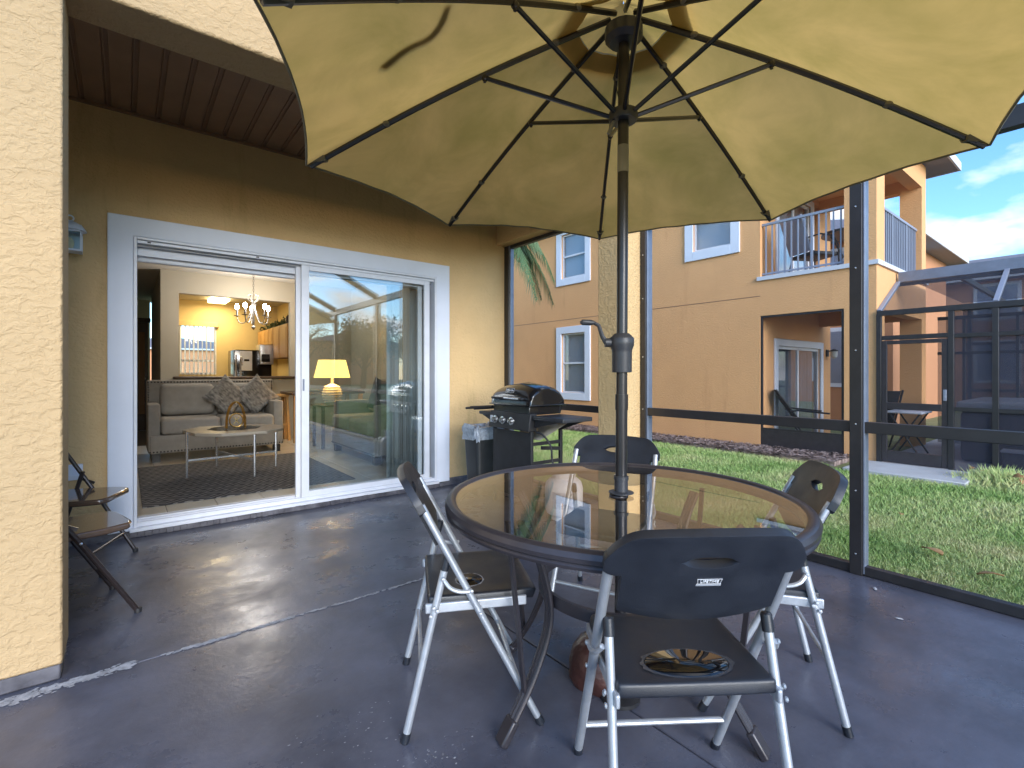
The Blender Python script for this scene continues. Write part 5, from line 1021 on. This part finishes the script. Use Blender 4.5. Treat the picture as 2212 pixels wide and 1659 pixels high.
for a, b in cs: MB().tube([(a - X_, b - Y_, 0.001), (a - X_, b - Y_, ZT_ + .012)], [.010, .014], 10).build('leg', 'chrome', ct)
for i in (0, 1): a, b = cs[i], cs[i + 2]; MB().bar((a[0] - X_, a[1] - Y_, .17 + i * .0), (b[0] - X_, b[1] - Y_, .17), .014, .018 + i * .004).build('stretcher', 'chrome', ct)
gd = thing('gold_ornament', 'gold looped ornament with a ring on the coffee table', 'ornament', (.90, 5.78, .5735))
for y in (-.03, .03): MB().tube(bez([(-.085, y, .004), (-.08, y, .12), (-.05, y, .23), (0, y * .4, .275), (.05, y, .23), (.08, y, .12), (.085, y, .004)], 6), .008, 8).build('loop', 'gold', gd)
MB().tube([(.062 * math.cos(a), -.03, .085 + .07 * math.sin(a)) for a in np.linspace(0, 2 * math.pi, 24, False)], .007, 8, True).build('ring', 'gold', gd)
q = MB(); q.bar((-.025, -.03, .05), (.025, -.03, .12), .01, .008); q.bar((.025, -.03, .05), (-.025, -.03, .12), .01, .008); q.build('cross', 'gold', gd)
# lamp table and lamp
sdt = thing('lamp_table', 'dark side table under the lit lamp', 'side table', (2.33, 7.08, FL)); MB().rbox(-.24, .24, -.24, .24, .58, .61, .008).build('table_top', 'dwood', sdt)
for x in (-.2, .2):
    for y in (-.2, .2): MB().box(x - .02, x + .02, y - .02, y + .02, 0.001, .58).build('leg', 'dwood', sdt)
lp = thing('table_lamp', 'lit table lamp with amber shade and cream ribbed base', 'lamp', (2.31, 7.05, FL + .6115))
pr = [(.001, 0), (.07, 0), (.08, .02)]
for i in range(7): zz = .03 + i * .035; pr += [(.11 + .035 * math.sin(i / 6 * math.pi), zz), (.09 + .035 * math.sin(i / 6 * math.pi), zz + .018)]
MB().lathe(pr + [(.02, .29), (.012, .40), (.001, .40)], n=28).build('lamp_base', 'ceramic', lp)
o = MB().lathe([(.245, .375), (.185, .625)], n=40).build('lamp_shade', 'shade', lp)
bm = bmesh.new(); bm.from_mesh(o.data); bmesh.ops.delete(bm, geom=[f for f in bm.faces if len(f.verts) > 4], context='FACES'); bm.to_mesh(o.data); bm.free(); o.modifiers.new('s', 'SOLIDIFY').thickness = .004
MB().ball((0, 0, .46), .035, 12, 8).build('bulb', 'bulb', lp)
pl2 = bpy.data.lights.new('lamp_glow', 'POINT'); pl2.energy = 7; pl2.color = (1, .70, .35); pl2.shadow_soft_size = .05; po = bpy.data.objects.new('lamp_glow', pl2); C.objects.link(po); po.parent = lp; po.location = (0, 0, .56)
# vertical blinds drawn to the side of the closed panel
vb = thing('vertical_blinds', 'grey vertical blinds bunched at the closed end of the door', 'blinds', (2.05, D + .20, FL))
MB().box(-.95, .42, -.02, .02, 1.955, 1.99).build('head_track', 'alu_white', vb)
for i in range(24):
    s = MB().add([(-.044, -.006, .015), (0, .004, .015), (.044, -.006, .015), (-.044, -.006, 1.95), (0, .004, 1.95), (.044, -.006, 1.95)], [(0, 1, 4, 3), (1, 2, 5, 4)]).build('blind_slat', 'blindgrey', vb, smooth=60)
    s.modifiers.new('s', 'SOLIDIFY').thickness = .0015; s.location = (.0 + .40 * (i / 23) ** .85, random.uniform(-.006, .006), 0); s.rotation_euler = (0, 0, R(random.uniform(62, 84)) if i else R(22))
# chandelier
ch = thing('chandelier', 'iron chandelier with lit candle bulbs hanging behind the loveseat', 'chandelier', (1.457, 7.9, 1.78))
q = MB()
for i in range(10): q.tube([(.010 * math.cos(a) * (1 if i % 2 else 0), .010 * math.cos(a) * (0 if i % 2 else 1), .545 + i * .034 + .022 * math.sin(a)) for a in np.linspace(0, 2 * math.pi, 10, False)], .0035, 5, True)
q.build('chain', 'iron', ch); MB().lathe([(.001, .86), (.06, .862), (.05, .878), (.001, .879)], n=16).build('ceiling_rose', 'iron', ch)
MB().lathe([(.001, 0), (.014, .012), (.03, .04), (.012, .07), (.018, .14), (.010, .2), (.022, .3), (.03, .36), (.012, .42), (.008, .52), (.001, .521)], n=16).build('stem', 'iron', ch)
for k in range(5):
    a = 2 * math.pi * k / 5 + .25; d_ = Vector((math.cos(a), math.sin(a), 0))
    ar = MB().tube(bez([d_ * .012 + Vector((0, 0, .34)), d_ * .06 + Vector((0, 0, .2)), d_ * .12 + Vector((0, 0, .10)), d_ * .19 + Vector((0, 0, .11)), d_ * .215 + Vector((0, 0, .19))], 6), .007, 7).build('arm', 'iron', ch)
    MB().tube(bez([d_ * .01 + Vector((0, 0, .40)), d_ * .07 + Vector((0, 0, .44)), d_ * .075 + Vector((0, 0, .50)), d_ * .03 + Vector((0, 0, .52))], 5), .005, 6).build('scroll', 'iron', ar)
    p = d_ * .215; MB().lathe([(.001, .188), (.04, .195), (.042, .202), (.012, .205), (.012, .285), (.001, .286)], (p.x, p.y, 0), 12).build('candle_cup', 'iron', ar); MB().ball((p.x, p.y, .33), .026, 10, 8, (1, 1, 1.5)).build('bulb', 'bulb', ar)
pc = bpy.data.lights.new('chandelier_glow', 'POINT'); pc.energy = 13; pc.color = (1, .90, .76); pc.shadow_soft_size = .2; po = bpy.data.objects.new('chandelier_glow', pc); C.objects.link(po); po.parent = ch; po.location = (0, 0, .40)
bst = thing('bar_stool', 'brown wooden bar stool behind the loveseat', 'stool', (1.83, 8.28, FL)); MB().rbox(-.17, .17, -.17, .17, .68, .72, .012).build('seat', 'oak', bst)
for x in (-.14, .14):
    for y in (-.14, .14): MB().bar((x * 1.2, y * 1.2, .001), (x, y, .68), .035, .035).build('leg', 'oak', bst)
MB().bar((-.155, -.155, .25), (.155, -.155, .25), .022, .03).build('footrest', 'oak', bst)
dt = thing('dining_table', 'dark edged dining table at the right of the loveseat', 'table', (2.55, 8.05, FL)); MB().rbox(-.62, .5, -.35, .35, .72, .76, .01).build('table_top', 'dwood', dt)
for x in (-.55, .44):
    for y in (-.3, .3): MB().box(x - .03, x + .03, y - .03, y + .03, .001, .72).build('leg', 'oak', dt)
